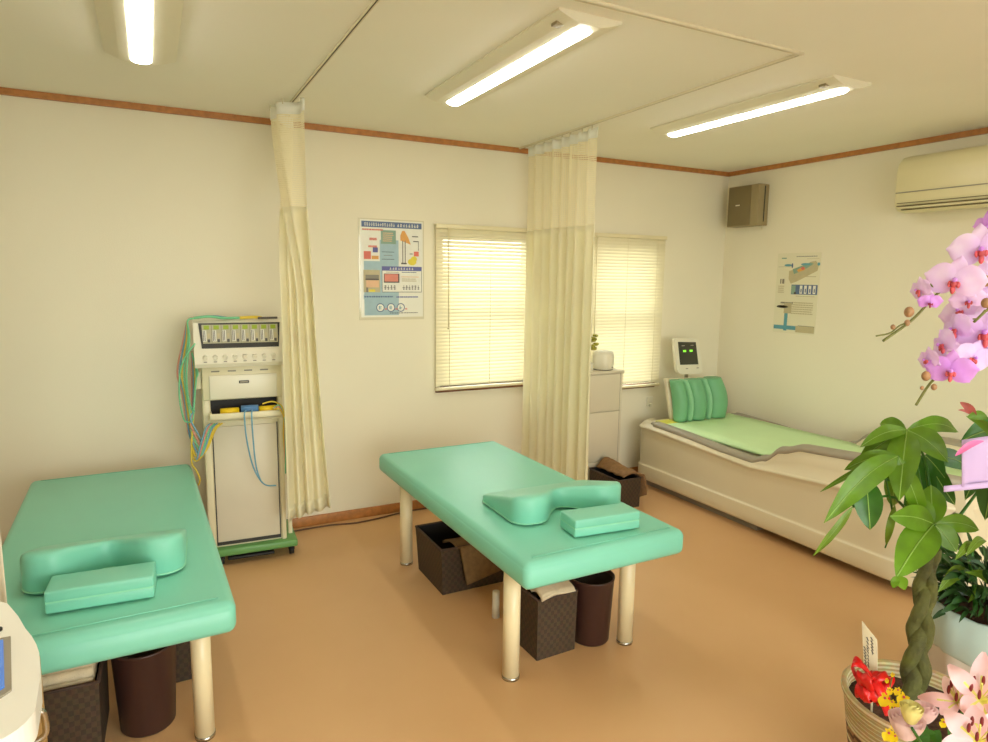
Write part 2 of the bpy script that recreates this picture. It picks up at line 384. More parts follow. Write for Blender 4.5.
# ------------------------------------------------------------------ curtains
def curtain(path, label, zb, nets=True, nf=8, amp=.03, zn=1.85, fan=0, mats=None, seed=1, zt=2.372, shift=None, hem=True):
    rnd = random.Random(seed); ph = [rnd.uniform(0, 6) for _ in range(4)]
    c0 = path(.5, 1)
    t = empty('privacy_curtain', (c0[0], c0[1], ZC-.01), label, 'curtain')
    def S(u, z):
        v = (zt-z)/(zt-.2)
        x, y = path(u, v)
        e = .02; x2, y2 = path(min(u+e, 1), v); x1, y1 = path(max(u-e, 0), v)
        tx, ty = x2-x1, y2-y1; l = math.hypot(tx, ty) or 1; nx, ny = -ty/l, tx/l
        a = amp*(.75+.35*v)*(math.sin(2*PI*nf*u+ph[0]+.5*math.sin(3*u*PI+ph[1]))+.35*math.sin(2*PI*nf*.47*u+ph[2]+v*1.2))
        a *= (.85+.25*math.sin(ph[3]+5*u+2*v))
        return Vector((x+nx*a, y+ny*a, z))
    NU = nf*12
    m = mats or [M_curt, M_net, M_tape]
    b = MB(); b.grid(lambda u, v: S(u, zt-.055*v)+Vector((0, 0, 0)), NU, 2); b.build('header_tape', m[2], t, solid=.006)
    if nets:
        b = MB(); b.grid(lambda u, v: S(u, zt-.055-(zt-.055-zn)*v), NU, 12); b.build('net_panel', m[1], t)
        ztop = zn
    else: ztop = zt-.055
    zbf = zb if callable(zb) else (lambda u: zb)
    b = MB(); b.grid(lambda u, v: S(u, ztop+.006-(ztop-zbf(u))*v), NU, 36); b.build('drape', m[0], t, solid=.003)
    if hem:
        b = MB(); b.grid(lambda u, v: S(u, zbf(u)+.07*v-.002), NU, 3); b.build('hem', m[0], t, solid=.007)
    for k in range(7):
        q = S((k+.5)/7, zt)
        b = MB(); b.cyl((q.x, q.y, zt-.01), (q.x, q.y, ZC-.012), .004, n=6); b.build('runner', M_railw, t)
    return t
def lerp(a, b, t): return a+(b-a)*t
def pathA(u, v):
    # gathered at the top along the rail, pulled forward clear of the trolley below; near end u=0
    k = max(0, min(1, v/.44)); k = k*k*(3-2*k)
    y = lerp(lerp(3.35, 3.88, u), 3.38+.06*u, k); x = R1 + .04 - .12*math.sin(PI*min(1, u*1.25))
    x = lerp(x, .715-.13*u, k) + .085*(1-u)*v*v
    return x, y
curtain(pathA, 'narrow gathered cream curtain with net top beside the electrotherapy trolley', lambda u: .325-.06*u, nf=4, amp=.03, zn=1.87, seed=4)
def pathB(u, v):
    return R2+.01*math.sin(5*u), lerp(3.10, 3.83, u)
curtain(pathB, 'wide cream curtain with net top hanging between the two windows', .235, nf=8, amp=.024, zn=1.84, seed=9)
def pathC(u, v):
    return lerp(-.435, -1.0, u)+.075*max(0, min(1, (v-.1)/.55))*(1-u), RY+.095+.01*math.sin(9*u)
curtain(pathC, 'pale ivory curtain at the left edge behind the white console', .30, nets=False, nf=7, amp=.022, seed=5, mats=[M_curt3, M_net, M_tape])
tC = [o for o in COL.objects if o.name.startswith('privacy_curtain')][-1]

# ------------------------------------------------------------------ blinds
def blind(x0, x1, z0, z1, label, tilt, sd):
    t = empty('window_blind', ((x0+x1)/2, YB-.045, z0), label, 'window blind', 'cream slatted window blinds')
    y = YB-.045
    b = MB(); b.box(x0, x1, y-.018, y+.018, z1-.028, z1, bev=.003); b.build('headrail', M_rail, t)
    b = MB(); pitch = .0235; n = int((z1-.03-z0-.03)/pitch); rnd = random.Random(sd)
    for k in range(n):
        z = z1-.042-k*pitch; a = tilt+rnd.uniform(-.06, .06)
        pts = []
        for i in range(5):
            s = (i/4-.5)*.027; h = .0022*(1-(2*i/4-1)**2)
            pts.append((y+s*math.cos(a)+h*math.sin(a)*-1, z+s*math.sin(a)+h*math.cos(a)))
        A = [b.b.verts.new((x0+.004, p, q)) for p, q in pts]; B = [b.b.verts.new((x1-.004, p, q)) for p, q in pts]
        for i in range(4): b.face([A[i], A[i+1], B[i+1], B[i]], 0, True)
    b.build('slats', M_slat, t)
    b = MB(); b.box(x0, x1, y-.013, y+.013, z0, z0+.018, bev=.003); b.build('bottom_rail', M_rail, t)
    for f in (.12, .5, .88):
        xx = lerp(x0, x1, f); b = MB(); b.tube([(xx, y-.016, z1-.02), (xx, y-.016, z0+.01)], .0012, 5, res=1); b.build('ladder_cord', M_rail, t)
    b = MB(); b.tube([(x0+.08, y-.026, z1-.02), (x0+.08, y-.028, z0+.42)], .003, 6, res=1); b.ball((x0+.08, y-.028, z0+.41), .007); b.build('tilt_wand', M_rail, t)
blind(1.622, 2.40, .80, 1.873, 'bright cream slatted blind on the left window, daylight showing through', 1.02, 3)
blind(2.78, 3.52, .715, 1.868, 'dimmer cream slatted blind on the right window above the white cabinet', 1.28, 4)

# ------------------------------------------------------------------ massage beds
BW, BL, BZ = .735, 1.61, .572
def make_bed():
    t = empty('treatment_bed', (0, 0, 0), '', 'massage bed', 'mint green massage beds')
    b = MB(); b.box(-BW/2, BW/2, -BL/2, BL/2, BZ-.108, BZ, bev=.03, seg=6)
    for v in b.b.verts:
        # soft crown and slight edge dimples
        if v.co.z > BZ-.03: v.co.z -= .004*((v.co.x/BW*2)**4+(v.co.y/BL*2)**8)
    b.build('mattress', M_vinyl, t)
    for s in (-1, 1): b = MB(); b.tube([(-(BW/2-.05), s*(BL/2-.045), BZ-.002), ((BW/2-.05), s*(BL/2-.045), BZ-.002)], .0018, 6, res=1); b.build('seam', M_vinyl, t)
    b = MB(); b.box(-BW/2+.04, BW/2-.04, -BL/2+.06, BL/2-.06, BZ-.128, BZ-.108); b.build('underframe', M_leg, t)
    for sx in (-1, 1):
        for sy in (-1, 1):
            x, y = sx*.28-.008, sy*.575
            b = MB(); b.cyl((x, y, .013), (x, y, BZ-.106), .033, n=28); l = b.build('leg', M_leg, t)
            b = MB(); b.cyl((x, y, 0), (x, y, .013), .0345, n=28); b.build('foot_cap', M_chrome, l)
    return t
bed = make_bed()
bed.location = (1.447, 2.645, 0); bed.rotation_euler.z = .010
bed['label'] = 'mint green massage bed in the middle of the room, below the two windows'
bed1 = copy_tree(bed); bed1.location = (-.186, 2.83, 0); bed1.rotation_euler.z = .024; bed1.scale = (.94, 1.045, 1)
bed1['label'] = 'mint green massage bed at the left, against the trolley of coloured cables'

def make_cushion():
    t = empty('face_cushion', (0, 0, 0), '', 'cushion', 'curved mint face cushions')
    W_, D_ = .53, .35
    b = MB(); 
    out = []
    # outline, front edge (y negative) with a concave notch
    def fr_y(x):
        a = abs(x)
        return -D_/2 + (.125*(.5+.5*math.cos(PI*min(1, a/.165))))
    xs = [-W_/2+.075+i*(W_-.15)/28 for i in range(29)]
    for x in xs: out.append((x, fr_y(x)))
    for i in range(1, 8): a = -PI/2+i*PI/2/8; out.append((W_/2-.075+.075*math.cos(a), -D_/2+.075+.075*math.sin(a)))
    out.append((W_/2, D_/2-.05))
    for i in range(1, 8): a = i*PI/2/8; out.append((W_/2-.04+.04*math.cos(a), D_/2-.04+.04*math.sin(a)))
    for i in range(9): out.append((lerp(W_/2-.06, -W_/2+.06, i/8), D_/2))
    for i in range(1, 8): a = PI/2+i*PI/2/8; out.append((-W_/2+.04+.04*math.cos(a), D_/2-.04+.04*math.sin(a)))
    out.append((-W_/2, D_/2-.05)); out.append((-W_/2, -D_/2+.075))
    for i in range(1, 8): a = PI+i*PI/2/8; out.append((-W_/2+.075+.075*math.cos(a), -D_/2+.075+.075*math.sin(a)))
    def top(x, y):
        f = (y+D_/2)/D_
        return lerp(.112, .032, max(0, min(1, (f-.12)/.85))**1.0)
    n = len(out); c = Vector((0, .05)); rings = []
    for k, (ins, zz) in enumerate(((.004, 0), (0, .008), (0, .5), (.0, .82), (.005, .93), (.015, .985), (.03, 1.0), (.06, 1.0), (.09, 1.0))):
        R = []
        for i, (x, y) in enumerate(out):
            px, py = out[i-1]; qx, qy = out[(i+1) % n]; tx, ty = qx-px, qy-py; l = math.hypot(tx, ty) or 1
            ix, iy = x-ty/l*ins, y+tx/l*ins
            if k >= 6:
                s = (k-5)*.22; ix, iy = lerp(x-ty/l*.02, 0, s*.9)+0, lerp(y+tx/l*.02, .05, s*.9)
            zt_ = top(ix, iy)
            R.append(b.b.verts.new((ix, iy, BZ*0+(zz if zz < .01 and k < 2 else zz*zt_))))
        rings.append(R)
    for A, B in zip(rings, rings[1:]):
        for i in range(n): b.face([A[i], A[(i+1) % n], B[(i+1) % n], B[i]], 0, True)
    cv = b.b.verts.new((0, .05, top(0, .05)))
    for i in range(n): b.face([rings[-1][i], rings[-1][(i+1) % n], cv], 0, True)
    b.face(rings[0][::-1])
    b.build('pad', M_vinyl, t)
    b = MB(); b.tube([(x, y-.0 if abs(x) < 9 else y, .006) for x, y in out]+[(out[0][0], out[0][1], .006)], .0028, 6, res=1); b.build('seam', M_vinyls, t)
    return t
cu = make_cushion(); cu.location = (1.492, 2.305, BZ); cu.rotation_euler.z = -.02
cu['label'] = 'notched mint face cushion on the middle massage bed'
cu1 = copy_tree(cu); cu1.location = (-.165, 2.445, BZ); cu1.rotation_euler.z = -.06; cu1.scale = (.86, .95, 1.12)
cu1['label'] = 'notched mint face cushion on the left massage bed'
def make_rest():
    t = empty('arm_cushion', (0, 0, 0), '', 'cushion', 'small rectangular mint cushions')
    b = MB(); b.box(-.145, .145, -.06, .06, 0, .034, bev=.007, seg=3); b.build('lower_pad', M_vinyl, t)
    b = MB(); b.box(-.145, .145, -.06, .06, .034, .068, bev=.007, seg=3); b.build('upper_pad', M_vinyl, t)
    b = MB(); b.box(-.143, .143, -.058, .058, .0315, .0365); b.build('seam', M_vinyls, t)  # paler strip paints the lit line between the two pads
    return t
r = make_rest(); r.location = (1.517, 2.00, BZ); r.rotation_euler.z = -.09
r['label'] = 'small rectangular mint pad in front of the notched cushion, middle bed'
r1 = copy_tree(r); r1.location = (-.173, 2.19, BZ); r1.rotation_euler.z = -.06; r1.scale = (.96, 1, 1)
r1['label'] = 'small rectangular mint pad in front of the notched cushion, left bed'

# ------------------------------------------------------------------ bins and baskets
def make_bin():
    t = empty('waste_bin', (0, 0, 0), '', 'waste bin', 'round dark brown waste bins')
    b = MB(); b.lathe([(.0, 0), (.078, 0), (.082, .006), (.096, .275), (.099, .28), (.099, .286), (.094, .286), (.092, .275), (.078, .012), (0, .012)], (0, 0, 0), 36)
    b.build('bin_body', M_bin, t)
    b = MB(); b.lathe([(0, .2), (.0865, .2), (.091, .27), (.0895, .27), (.085, .205), (0, .205)], (0, 0, 0), 30); b.build('bag_liner', M_hole, t)
    return t
bn = make_bin(); bn.location = (1.612, 2.17, 0); bn['label'] = 'round dark brown waste bin under the front of the middle bed'
bn1 = copy_tree(bn); bn1.location = (-.085, 2.395, 0); bn1.scale = (1.04, 1.04, 1.04); bn1['label'] = 'round dark brown waste bin under the front of the left bed'

def basket(name, loc, w, d, h, rot, label, taper=.93):
    t = empty(name, loc, label, 'basket', 'dark brown woven baskets')
    b = MB(); th = .008
    def ring(hw, hd, z): return [b.b.verts.new((loc[0]+sx*hw, loc[1]+sy*hd, loc[2]+z)) for sx, sy in ((-1, -1), (1, -1), (1, 1), (-1, 1))]
    R = [ring(w/2*taper, d/2*taper, 0), ring(w/2, d/2, h), ring(w/2-th, d/2-th, h), ring((w/2-th)*taper, (d/2-th)*taper, .01)]
    for k, (A, B) in enumerate(zip(R, R[1:])):
        for i in range(4):
            f = b.face([A[i], A[(i+1) % 4], B[(i+1) % 4], B[i]], 1 if k == 2 else 0)
            s = (w if i % 2 == 0 else d)
            for lp, (u, v) in zip(f.loops, ((0, 0), (s*2, 0), (s*2, h*2), (0, h*2))): lp[b.uv].uv = (u*1.6, v*1.6)
    b.face(R[0][::-1]); b.face(R[3], 1)
    b.build('basket_body', [M_weave, M_hole], t)
    b = MB(); z = h
    for i in range(4):
        c = [(-w/2, -d/2), (w/2, -d/2), (w/2, d/2), (-w/2, d/2)]; p, q = c[i], c[(i+1) % 4]
        b.tube([(loc[0]+p[0]*.99, loc[1]+p[1]*.99, loc[2]+z), (loc[0]+q[0]*.99, loc[1]+q[1]*.99, loc[2]+z)], .006, 6, res=1)
    b.build('rim', M_wicker, t)
    t.rotation_euler.z = rot
    return t
def cloth(name, fn, mt, label, cat='towel', nu=24, nv=24, th=.012, group=None):
    b = MB(); b.grid(fn, nu, nv); o = b.build(name, mt, None, solid=th)
    return tag(o, label, cat, group)
def nz(x, y, z=0, s=12): return noise.noise(Vector((x*s, y*s, z*s)))
# middle bed: wide basket + brown towel folded over its front rim
basket('woven_basket', (1.355, 2.96, 0), .36, .35, .235, .0, 'wide dark woven basket under the middle bed, brown towel over its edge')
def tw1(u, v):
    x = lerp(1.262, 1.50, u)
    s = v*.42
    if s < .15: return Vector((x-.03*(1-s/.15), 2.905-.12*(s/.15)+.0, .225+.025*math.sin(PI*s/.15)+.004*nz(x, s)))
    k = (s-.15)/.27
    return Vector((x+.03*k, 2.775-.012-.02*k, .245-(.19-.05*u)*k))
cloth('folded_towel', tw1, M_towc, 'olive brown towel folded over the front of the wide basket, middle bed')
basket('woven_basket', (1.402, 2.232, 0), .195, .24, .262, .03, 'tall square dark basket with a pale towel, front of the middle bed', .96)
def tw2(u, v):
    x = lerp(1.318, 1.490, u); s = (v-.5)*2
    return Vector((x, 2.150+.045*s-.010*(1-u)+.01*u, .276+.014*u+.016*math.sin(3*u+1)-.02*abs(s)**2+.004*nz(x, v)))
cloth('cream_cloth', tw2, M_toww, 'pale cream cloth tucked along the rim of the tall square basket', th=.016)
# black liner inside it
b = MB(); b.box(1.325, 1.46, 2.20, 2.31, .06, .235, bev=.02, rot=.03); tag(b.build('dark_bag', M_hole), 'black plastic bag inside the tall square basket, middle bed', 'bag')
# small white roll behind the leg
b = MB(); b.cyl((1.325, 2.50, 0), (1.325, 2.50, .125), .018, .016, 16)
tag(b.build('white_roll', M_white), 'small upright white roll on the floor behind the front left leg', 'roll')
# left bed baskets
basket('woven_basket', (-.322, 2.405, 0), .23, .27, .262, -.03, 'dark woven basket of folded towels under the left bed, beside the console', .95)
for k in range(3):
    b = MB(); b.box(-.424+.004*k, -.222, 2.288+.004*k, 2.485, .235+.033*k, .267+.033*k, bev=.013, seg=3, rot=-.03)
    for v in b.b.verts: v.co.z += .003*nz(v.co.x, v.co.y, k)
    tag(b.build('folded_towel', M_toww), ['lowest cream folded towel in the basket under the left bed', 'middle cream folded towel in the basket under the left bed', 'topmost cream folded towel in the basket under the left bed'][k], 'towel', 'cream folded towels in the left basket')
basket('woven_basket', (-.01, 2.75, 0), .25, .32, .215, .0, 'low dark basket behind the waste bin, under the left bed', .96)
def tw3(u, v):
    x = lerp(-.12, .10, u); y = lerp(2.60, 2.86, v)
    return Vector((x, y, .235+.03*math.sin(PI*u)*math.sin(PI*v)+.01*nz(x, y, 0, 30)))
cloth('white_towel', tw3, M_toww, 'fluffy white towel heaped in the low basket behind the bin', th=.02)
# basket by the cabinet
basket('woven_basket', (2.80, 3.545, 0), .19, .33, .205, .0, 'dark woven basket in front of the white cabinet, draped with a towel', .97)
def tw4(u, v):
    # ridge running from back left over the right rim, hanging to the floor
    s = u; y = lerp(3.70, 3.40, v)
    if s < .45:
        k = s/.45; x = lerp(2.76, 2.90, k); z = .215+.055*math.sin(PI*min(1, k*.9))*(1-.55*v)+.012*nz(x, y, 0, 20)
    else:
        k = (s-.45)/.55; x = 2.90+.025+.03*math.sin(k*2)+.012*math.sin(v*14); z = .215-.165*k*(1-.15*math.sin(v*7))+.0
    return Vector((x, y, max(.015, z)))
cloth('draped_towel', tw4, M_towb, 'brown towel draped over the basket beside the water massage bed', nu=30, nv=24, th=.014)

# ------------------------------------------------------------------ floor cable
b = MB(); b.tube([(.62, 3.92, .006), (.74, 3.93, .006), (.92, 3.93, .006), (1.07, 3.90, .006), (1.24, 3.92, .006), (1.40, 3.955, .006), (1.6, 3.96, .006), (1.9, 3.965, .006)], .005, 8)
tag(b.build('power_cable', mat('brown_cable', (92, 62, 40), .5, .05, 10)), 'thin brown cable lying on the floor along the back baseboard', 'cable')

# ------------------------------------------------------------------ electrotherapy trolley
ex, ey = .395, 3.57   # centre x, front y
t = empty('electrotherapy_trolley', (ex, ey+.16, 0), 'ivory electrotherapy machine on a green wheeled base with coloured cables', 'therapy machine')
b = MB(); b.box(.225, .655, 3.555, 3.90, .055, .095, bev=.008); b.build('green_base', M_green, t)
for x, y in ((.26, 3.60), (.625, 3.60), (.26, 3.86), (.625, 3.86)):
    b = MB(); b.cyl((x-.012, y, .025), (x+.012, y, .025), .025, n=18); b.box(x-.016, x+.016, y-.012, y+.012, .028, .056); b.build('castor', M_black, t)
b = MB(); b.box(.29, .53, 3.56, 3.60, .028, .045, bev=.006); b.build('foot_pedal', M_black, t)
b = MB(); b.box(.225, .60, 3.60, 3.88, .095, .79, bev=.004); b.box(.20, .24, 3.585, 3.90, .095, .96, bev=.008); b.box(.575, .60, 3.585, 3.90, .095, .96, bev=.006); b.box(.225, .60, 3.75, 3.88, .79, .96)
b.build('cabinet', M_ivory, t)
b = MB(); b.box(.246, .566, 3.592, 3.602, .125, .755, bev=.003); b.build('front_panel', M_white2, t)
b = MB(); b.box(.241, .246, 3.594, 3.60, .11, .76); b.box(.566, .571, 3.594, 3.60, .11, .76); b.box(.241, .571, 3.594, 3.60, .106, .125); b.build('panel_gap', M_dark, t)
b = MB(); b.box(.62, .64, 3.66, 3.68, .09, .30); b.build('side_post', M_ivory, t)
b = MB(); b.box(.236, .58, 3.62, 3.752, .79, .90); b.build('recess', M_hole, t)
b = MB(); b.box(.232, .588, 3.50, 3.74, .798, .818, bev=.005); b.box(.232, .588, 3.50, 3.512, .80, .842, bev=.004); b.box(.232, .244, 3.50, 3.72, .80, .835, bev=.003); b.box(.576, .588, 3.50, 3.72, .80, .835, bev=.003); b.build('tray', M_ivory, t)
for x in (.33, .52):
    b = MB(); b.cyl((x-.045, 3.54, .842), (x+.045, 3.545, .842), .02, n=16); b.build('yellow_electrode', M_yellow, t)
b = MB(); b.cyl((.385, 3.53, .852), (.47, 3.53, .852), .021, n=16); b.build('blue_electrode', M_blue, t)
# drawer section
b = MB(); b.box(.205, .60, 3.575, 3.90, .90, 1.075, bev=.006); b.build('drawer_housing', M_ivory, t)
b = MB(); b.box(.238, .572, 3.562, 3.577, .905, 1.03, bev=.004); d_ = b.build('drawer', M_white, t)
b = MB(); b.box(.382, .432, 3.557, 3.564, .985, 1.0, m=0, bev=.003); b.box(.387, .427, 3.5555, 3.558, .989, .996, m=1); b.build('badge', [M_dark, M_grey], d_)
# head unit: sloped front
def head(px): return px
b = MB(); X0, X1 = .175, .625
prof = [(3.545, 1.075), (3.535, 1.095), (3.555, 1.16), (3.60, 1.30), (3.63, 1.312), (3.90, 1.312), (3.90, 1.075)]
A = [b.b.verts.new((X0, y, z)) for y, z in prof]; B = [b.b.verts.new((X1, y, z)) for y, z in prof]; n = len(prof)
for i in range(n): b.face([A[i], A[(i+1) % n], B[(i+1) % n], B[i]])
b.face(A[::-1]); b.face(B); b.build('head_unit', M_white, t)
def hp(x, z, o=0):   # point on the sloping face (z 1.16-1.30)
    k = (z-1.16)/.14; y = 3.555+.045*k; return Vector((x, y-.953*o, z+.306*o))
def hq(b, x0, x1, z0, z1, o=.003, m=0, dx=0):
    vs = [b.b.verts.new(hp(*q)) for q in ((x0+dx, z0, o), (x1-dx, z0, o), (x1, z1, o), (x0, z1, o))]
    ws = [b.b.verts.new(hp(*q)) for q in ((x0+dx, z0, -.001), (x1-dx, z0, -.001), (x1, z1, -.001), (x0, z1, -.001))]
    b.face(vs, m)
    for i in range(4): b.face([ws[i], ws[(i+1) % 4], vs[(i+1) % 4], vs[i]], m)
b = MB(); hq(b, .20, .60, 1.172, 1.297, .004, dx=.012); dp = b.build('display_panel', M_dark, t)
b = MB(); hq(b, .215, .588, 1.195, 1.288, .006, dx=.004); b.build('panel_plate', mat('plate_grey', (186, 180, 150), .45, .03, 10), dp)
w = .373/8
for k in range(8):
    x = .2165+w*k
    b = MB()
    hq(b, x+.002, x+.02, 1.205, 1.26, .0085, 1); hq(b, x+.004, x+.0075, 1.207, 1.258, .0095, 0); hq(b, x+.011, x+.0145, 1.207, 1.258, .0095, 0)
    hq(b, x+.024, x+.036, 1.20, 1.215, .0085, 0); hq(b, x+.024, x+.036, 1.222, 1.244, .0085, 2); hq(b, x+.044, x+.0455, 1.197, 1.286, .0075, 0)
    b.build('channel_controls', [I_blk, I_wht, I_tan], dp)
    b = MB(); hq(b, x+.008, x+.034, 1.264, 1.284, .008, 0); b.build('channel_light', mat('olive_led', (150, 170, 40), .4, .05, 20, emis=(140, 180, 30), estr=.06), dp)
for k in range(8):
    x = .225+.0475*k
    b = MB(); b.cyl((x, 3.546, 1.128), (x, 3.532, 1.124), .012, .010, 14); b.build('knob', M_white, t)
b = MB()
for k in range(8): x = .225+.0475*k; b.box(x-.008, x+.008, 3.5345, 3.541, 1.103, 1.107)
for k in range(4): x = .27+.08*k; b.box(x-.02, x+.02, 3.5725, 3.576, 1.047, 1.054)
b.build('printed_marks', I_gry, t)
b = MB(); b.box(.175, .20, 3.60, 3.62, .96, 1.05); b.build('cable_hook', M_ivory, t)
t.location.y += .03; t.location.x += .008; t.scale = (.985, 1, .995); t.rotation_euler.z = -.055
# cables
def cab(pts, mt, r=.0042, nm='cable'):
    b = MB(); b.tube(pts, r, 7, res=6); return b.build(nm, mt, t)
rnd = random.Random(3)
for k in range(5):     # long loops at the left side
    x = .165-.007*k; y = 3.60+.02*k
    m_ = [M_cg, M_cg, M_cy, M_cb, M_cp][k]; lo = [.86, .80, .74, .70, .72][k]
    cab([(.19, y, 1.325), (.16, y-.01, 1.31), (x, y-.01, 1.22), (x-.022-.004*k, y-.015, 1.05), (x-.02, y-.01, .93), (x, y-.01, lo), (x+.02, y, lo+.15), (x+.03, y, 1.05), (.172, y+.01, 1.15)], m_)
cab([(.19, 3.59, 1.2), (.125, 3.58, 1.1), (.105, 3.57, .95), (.12, 3.57, .82), (.15, 3.58, .80)], M_cg)
for k in range(6):
    m_ = [M_cy, M_cy, M_cb, M_cg, M_cp, M_cb][k]
    cab([(.30-.012*k, 3.55, .79), (.265-.01*k, 3.54, .76), (.22-.01*k, 3.545, .66-.01*k), (.165+.006*k, 3.56, .60+.02*k), (.15, 3.60, .66+.03*k), (.152+.004*k, 3.62, .85)], m_)
cab([(.155, 3.59, .75), (.145, 3.57, .60), (.165, 3.565, .55), (.18, 3.57, .50), (.17, 3.60, .46)], M_cy)
cab([(.415, 3.522, .852), (.405, 3.498, .83), (.412, 3.496, .70), (.44, 3.51, .55), (.49, 3.53, .45), (.555, 3.575, .42)], M_cb, .004)
cab([(.445, 3.522, .852), (.44, 3.497, .83), (.442, 3.496, .72), (.452, 3.505, .56), (.475, 3.52, .47)], M_cb, .004)
for k in range(3):
    cab([(.55, 3.53, .85), (.58, 3.52, .85+.01*k), (.603, 3.54, .80), (.602+.004*k, 3.57, .70), (.608, 3.58, .58-.05*k)], [M_cy, M_cp, M_cg][k], .0038)
cab([(.50, 3.56, .875), (.55, 3.555, .885), (.595, 3.55, .86), (.61, 3.56, .80)], M_cy, .0038)
cab([(.19, 3.62, 1.325), (.26, 3.62, 1.332), (.33, 3.64, 1.322), (.42, 3.65, 1.322)], M_cg, .007)
cab([(.20, 3.66, 1.325), (.28, 3.67, 1.33), (.36, 3.66, 1.32)], M_cb, .006)
cab([(.41, 3.64, 1.322), (.48, 3.65, 1.324), (.52, 3.66, 1.32)], M_cy, .008)
cab([(.50, 3.64, 1.320), (.60, 3.66, 1.320)], I_blk, .006)

# ------------------------------------------------------------------ posters
def plate(b, org, ux, uz, nrm, rects, o):
    for i_, (x0, x1, z0, z1, m) in enumerate(rects):
        o += 2.5e-6
        q = [(x0, z0), (x1, z0), (x1, z1), (x0, z1)]
        b.face([b.b.verts.new(org+ux*a+uz*c+nrm*o) for a, c in q], m)
def disc(b, org, ux, uz, nrm, cx, cz, rx, rz, m, o, ri=0, n=20):
    if ri == 0: b.face([b.b.verts.new(org+ux*(cx+rx*math.cos(2*PI*i/n))+uz*(cz+rz*math.sin(2*PI*i/n))+nrm*o) for i in range(n)], m)
    else:
        A = [b.b.verts.new(org+ux*(cx+rx*math.cos(2*PI*i/n))+uz*(cz+rz*math.sin(2*PI*i/n))+nrm*o) for i in range(n)]
        B = [b.b.verts.new(org+ux*(cx+rx*ri*math.cos(2*PI*i/n))+uz*(cz+rz*ri*math.sin(2*PI*i/n))+nrm*o) for i in range(n)]
        for i in range(n): b.face([A[i], A[(i+1) % n], B[(i+1) % n], B[i]], m)
def lines(x0, x1, z0, z1, n, m, rnd, dash=True):
    out = []
    for k in range(n):
        z = lerp(z1, z0, (k+.5)/n); h = (z1-z0)/n*.5; x = x0; e = x1-(x1-x0)*(rnd.random()*.15)
        while x < e:
            w_ = (x1-x0)*rnd.uniform(.03, .07); out.append((x, min(x+w_, e), z-h/2, z+h/2, m)); x += w_*1.25
    return out
def glyphs(x0, x1, z0, z1, n, m, rnd):
    out = []; w_ = (x1-x0)/n
    for k in range(n):
        a = x0+w_*k; W = w_*.8; Hh = z1-z0
        for j in range(rnd.randint(2, 3)): zz = z0+Hh*(j+.4)/3.2; out.append((a+W*rnd.uniform(0, .2), a+W*rnd.uniform(.8, 1), zz, zz+Hh*.13, m))
        xx = a+W*rnd.uniform(.3, .6); out.append((xx, xx+W*.16, z0, z1, m))
    return out
rnd = random.Random(11)
PALS = [I_navy, I_blue, I_red, I_org, I_yel, I_gry, I_blk, I_pch, I_wht, I_pnk, I_teal, I_tan, I_vio, I_grn]
NV, SB, RD, OR, YE, GR, BK, PC, WH, PK, TL, TN, VI, GN = range(14)
# poster 1, 0..1 coordinates from crop (x right, z up)
PW, PH = .405, .595
t = empty('wall_poster', (1.348, YB, 1.28), 'colourful blue and red clinic poster taped up beside the left window', 'poster')
b = MB(); b.box(1.136, 1.560, YB-.004, YB-.0005, 1.268, 1.888); b.build('plastic_sleeve', mat('clear_sleeve', (224, 216, 186), .12, .01, 3, coat=.6), t)
b = MB(); org = Vector((1.147, YB-.0045, 1.285)); ux = Vector((PW, 0, 0)); uz = Vector((0, 0, PH)); nr = Vector((0, -1, 0))
plate(b, org, ux, uz, nr, [(0, 1, 0, 1, 0)], 0.0004); b.build('sheet', M_paper, t)
b = MB()
plate(b, org, ux, uz, nr, [(.05, .60, .02, .80, SB)], .0008)
plate(b, org, ux, uz, nr, [(.02, .98, .925, .985, NV), (.02, .30, .58, .84, WH), (.32, .56, .76, .90, GN), (.60, .98, .56, .91, WH), (.33, .98, .26, .525, BK), (.04, .30, .26, .49, TN), (.04, .55, .19, .235, SB)], .0012)
plate(b, org, ux, uz, nr, [(.337, .973, .265, .50, WH), (.33, .98, .485, .53, VI)], .0016)
R = glyphs(.06, .55, .936, .972, 14, WH, rnd)+glyphs(.58, .94, .936, .972, 8, WH, rnd)+lines(.03, .38, .885, .915, 1, RD, rnd)+lines(.35, .52, .78, .88, 5, PC, rnd)+lines(.14, .26, .78, .83, 1, RD, rnd)+lines(.12, .26, .71, .75, 1, RD, rnd)
R += [(.05, .16, .60, .68, RD), (.17, .28, .60, .635, OR), (.19, .27, .67, .72, VI), (.33, .53, .675, .68, BK), (.33, .53, .60, .605, BK), (.36, .50, .64, .645, GR)]
R += [(.66, .675, .56, .80, GR), (.70, .715, .56, .80, GR), (.64, .73, .555, .57, BK), (.85, .93, .64, .69, RD), (.78, .83, .66, .668, BK), (.82, .92, .84, .85, BK), (.84, .92, .79, .80, BK), (.92, .93, .70, .80, GR)]
R += [(.36, .61, .36, .455, BK), (.37, .59, .372, .45, PK), (.64, .93, .42, .425, OR)]+glyphs(.45, .85, .494, .52, 9, WH, rnd)+lines(.40, .63, .464, .476, 1, GR, rnd)+lines(.65, .92, .462, .478, 1, NV, rnd)+lines(.65, .90, .37, .41, 2, TN, rnd)
R += glyphs(.36, .56, .285, .335, 4, BK, rnd)+glyphs(.66, .95, .285, .335, 6, BK, rnd)+lines(.05, .55, .20, .228, 1, NV, rnd)+lines(.56, .96, .198, .224, 1, VI, rnd)+lines(.45, .95, .035, .05, 1, BK, rnd)
R += [(.07, .28, .40, .44, GR), (.07, .28, .385, .40, BK), (.06, .28, .44, .47, TN), (.08, .28, .31, .385, PC), (.08, .11, .26, .31, GR), (.12, .22, .265, .29, YE)]
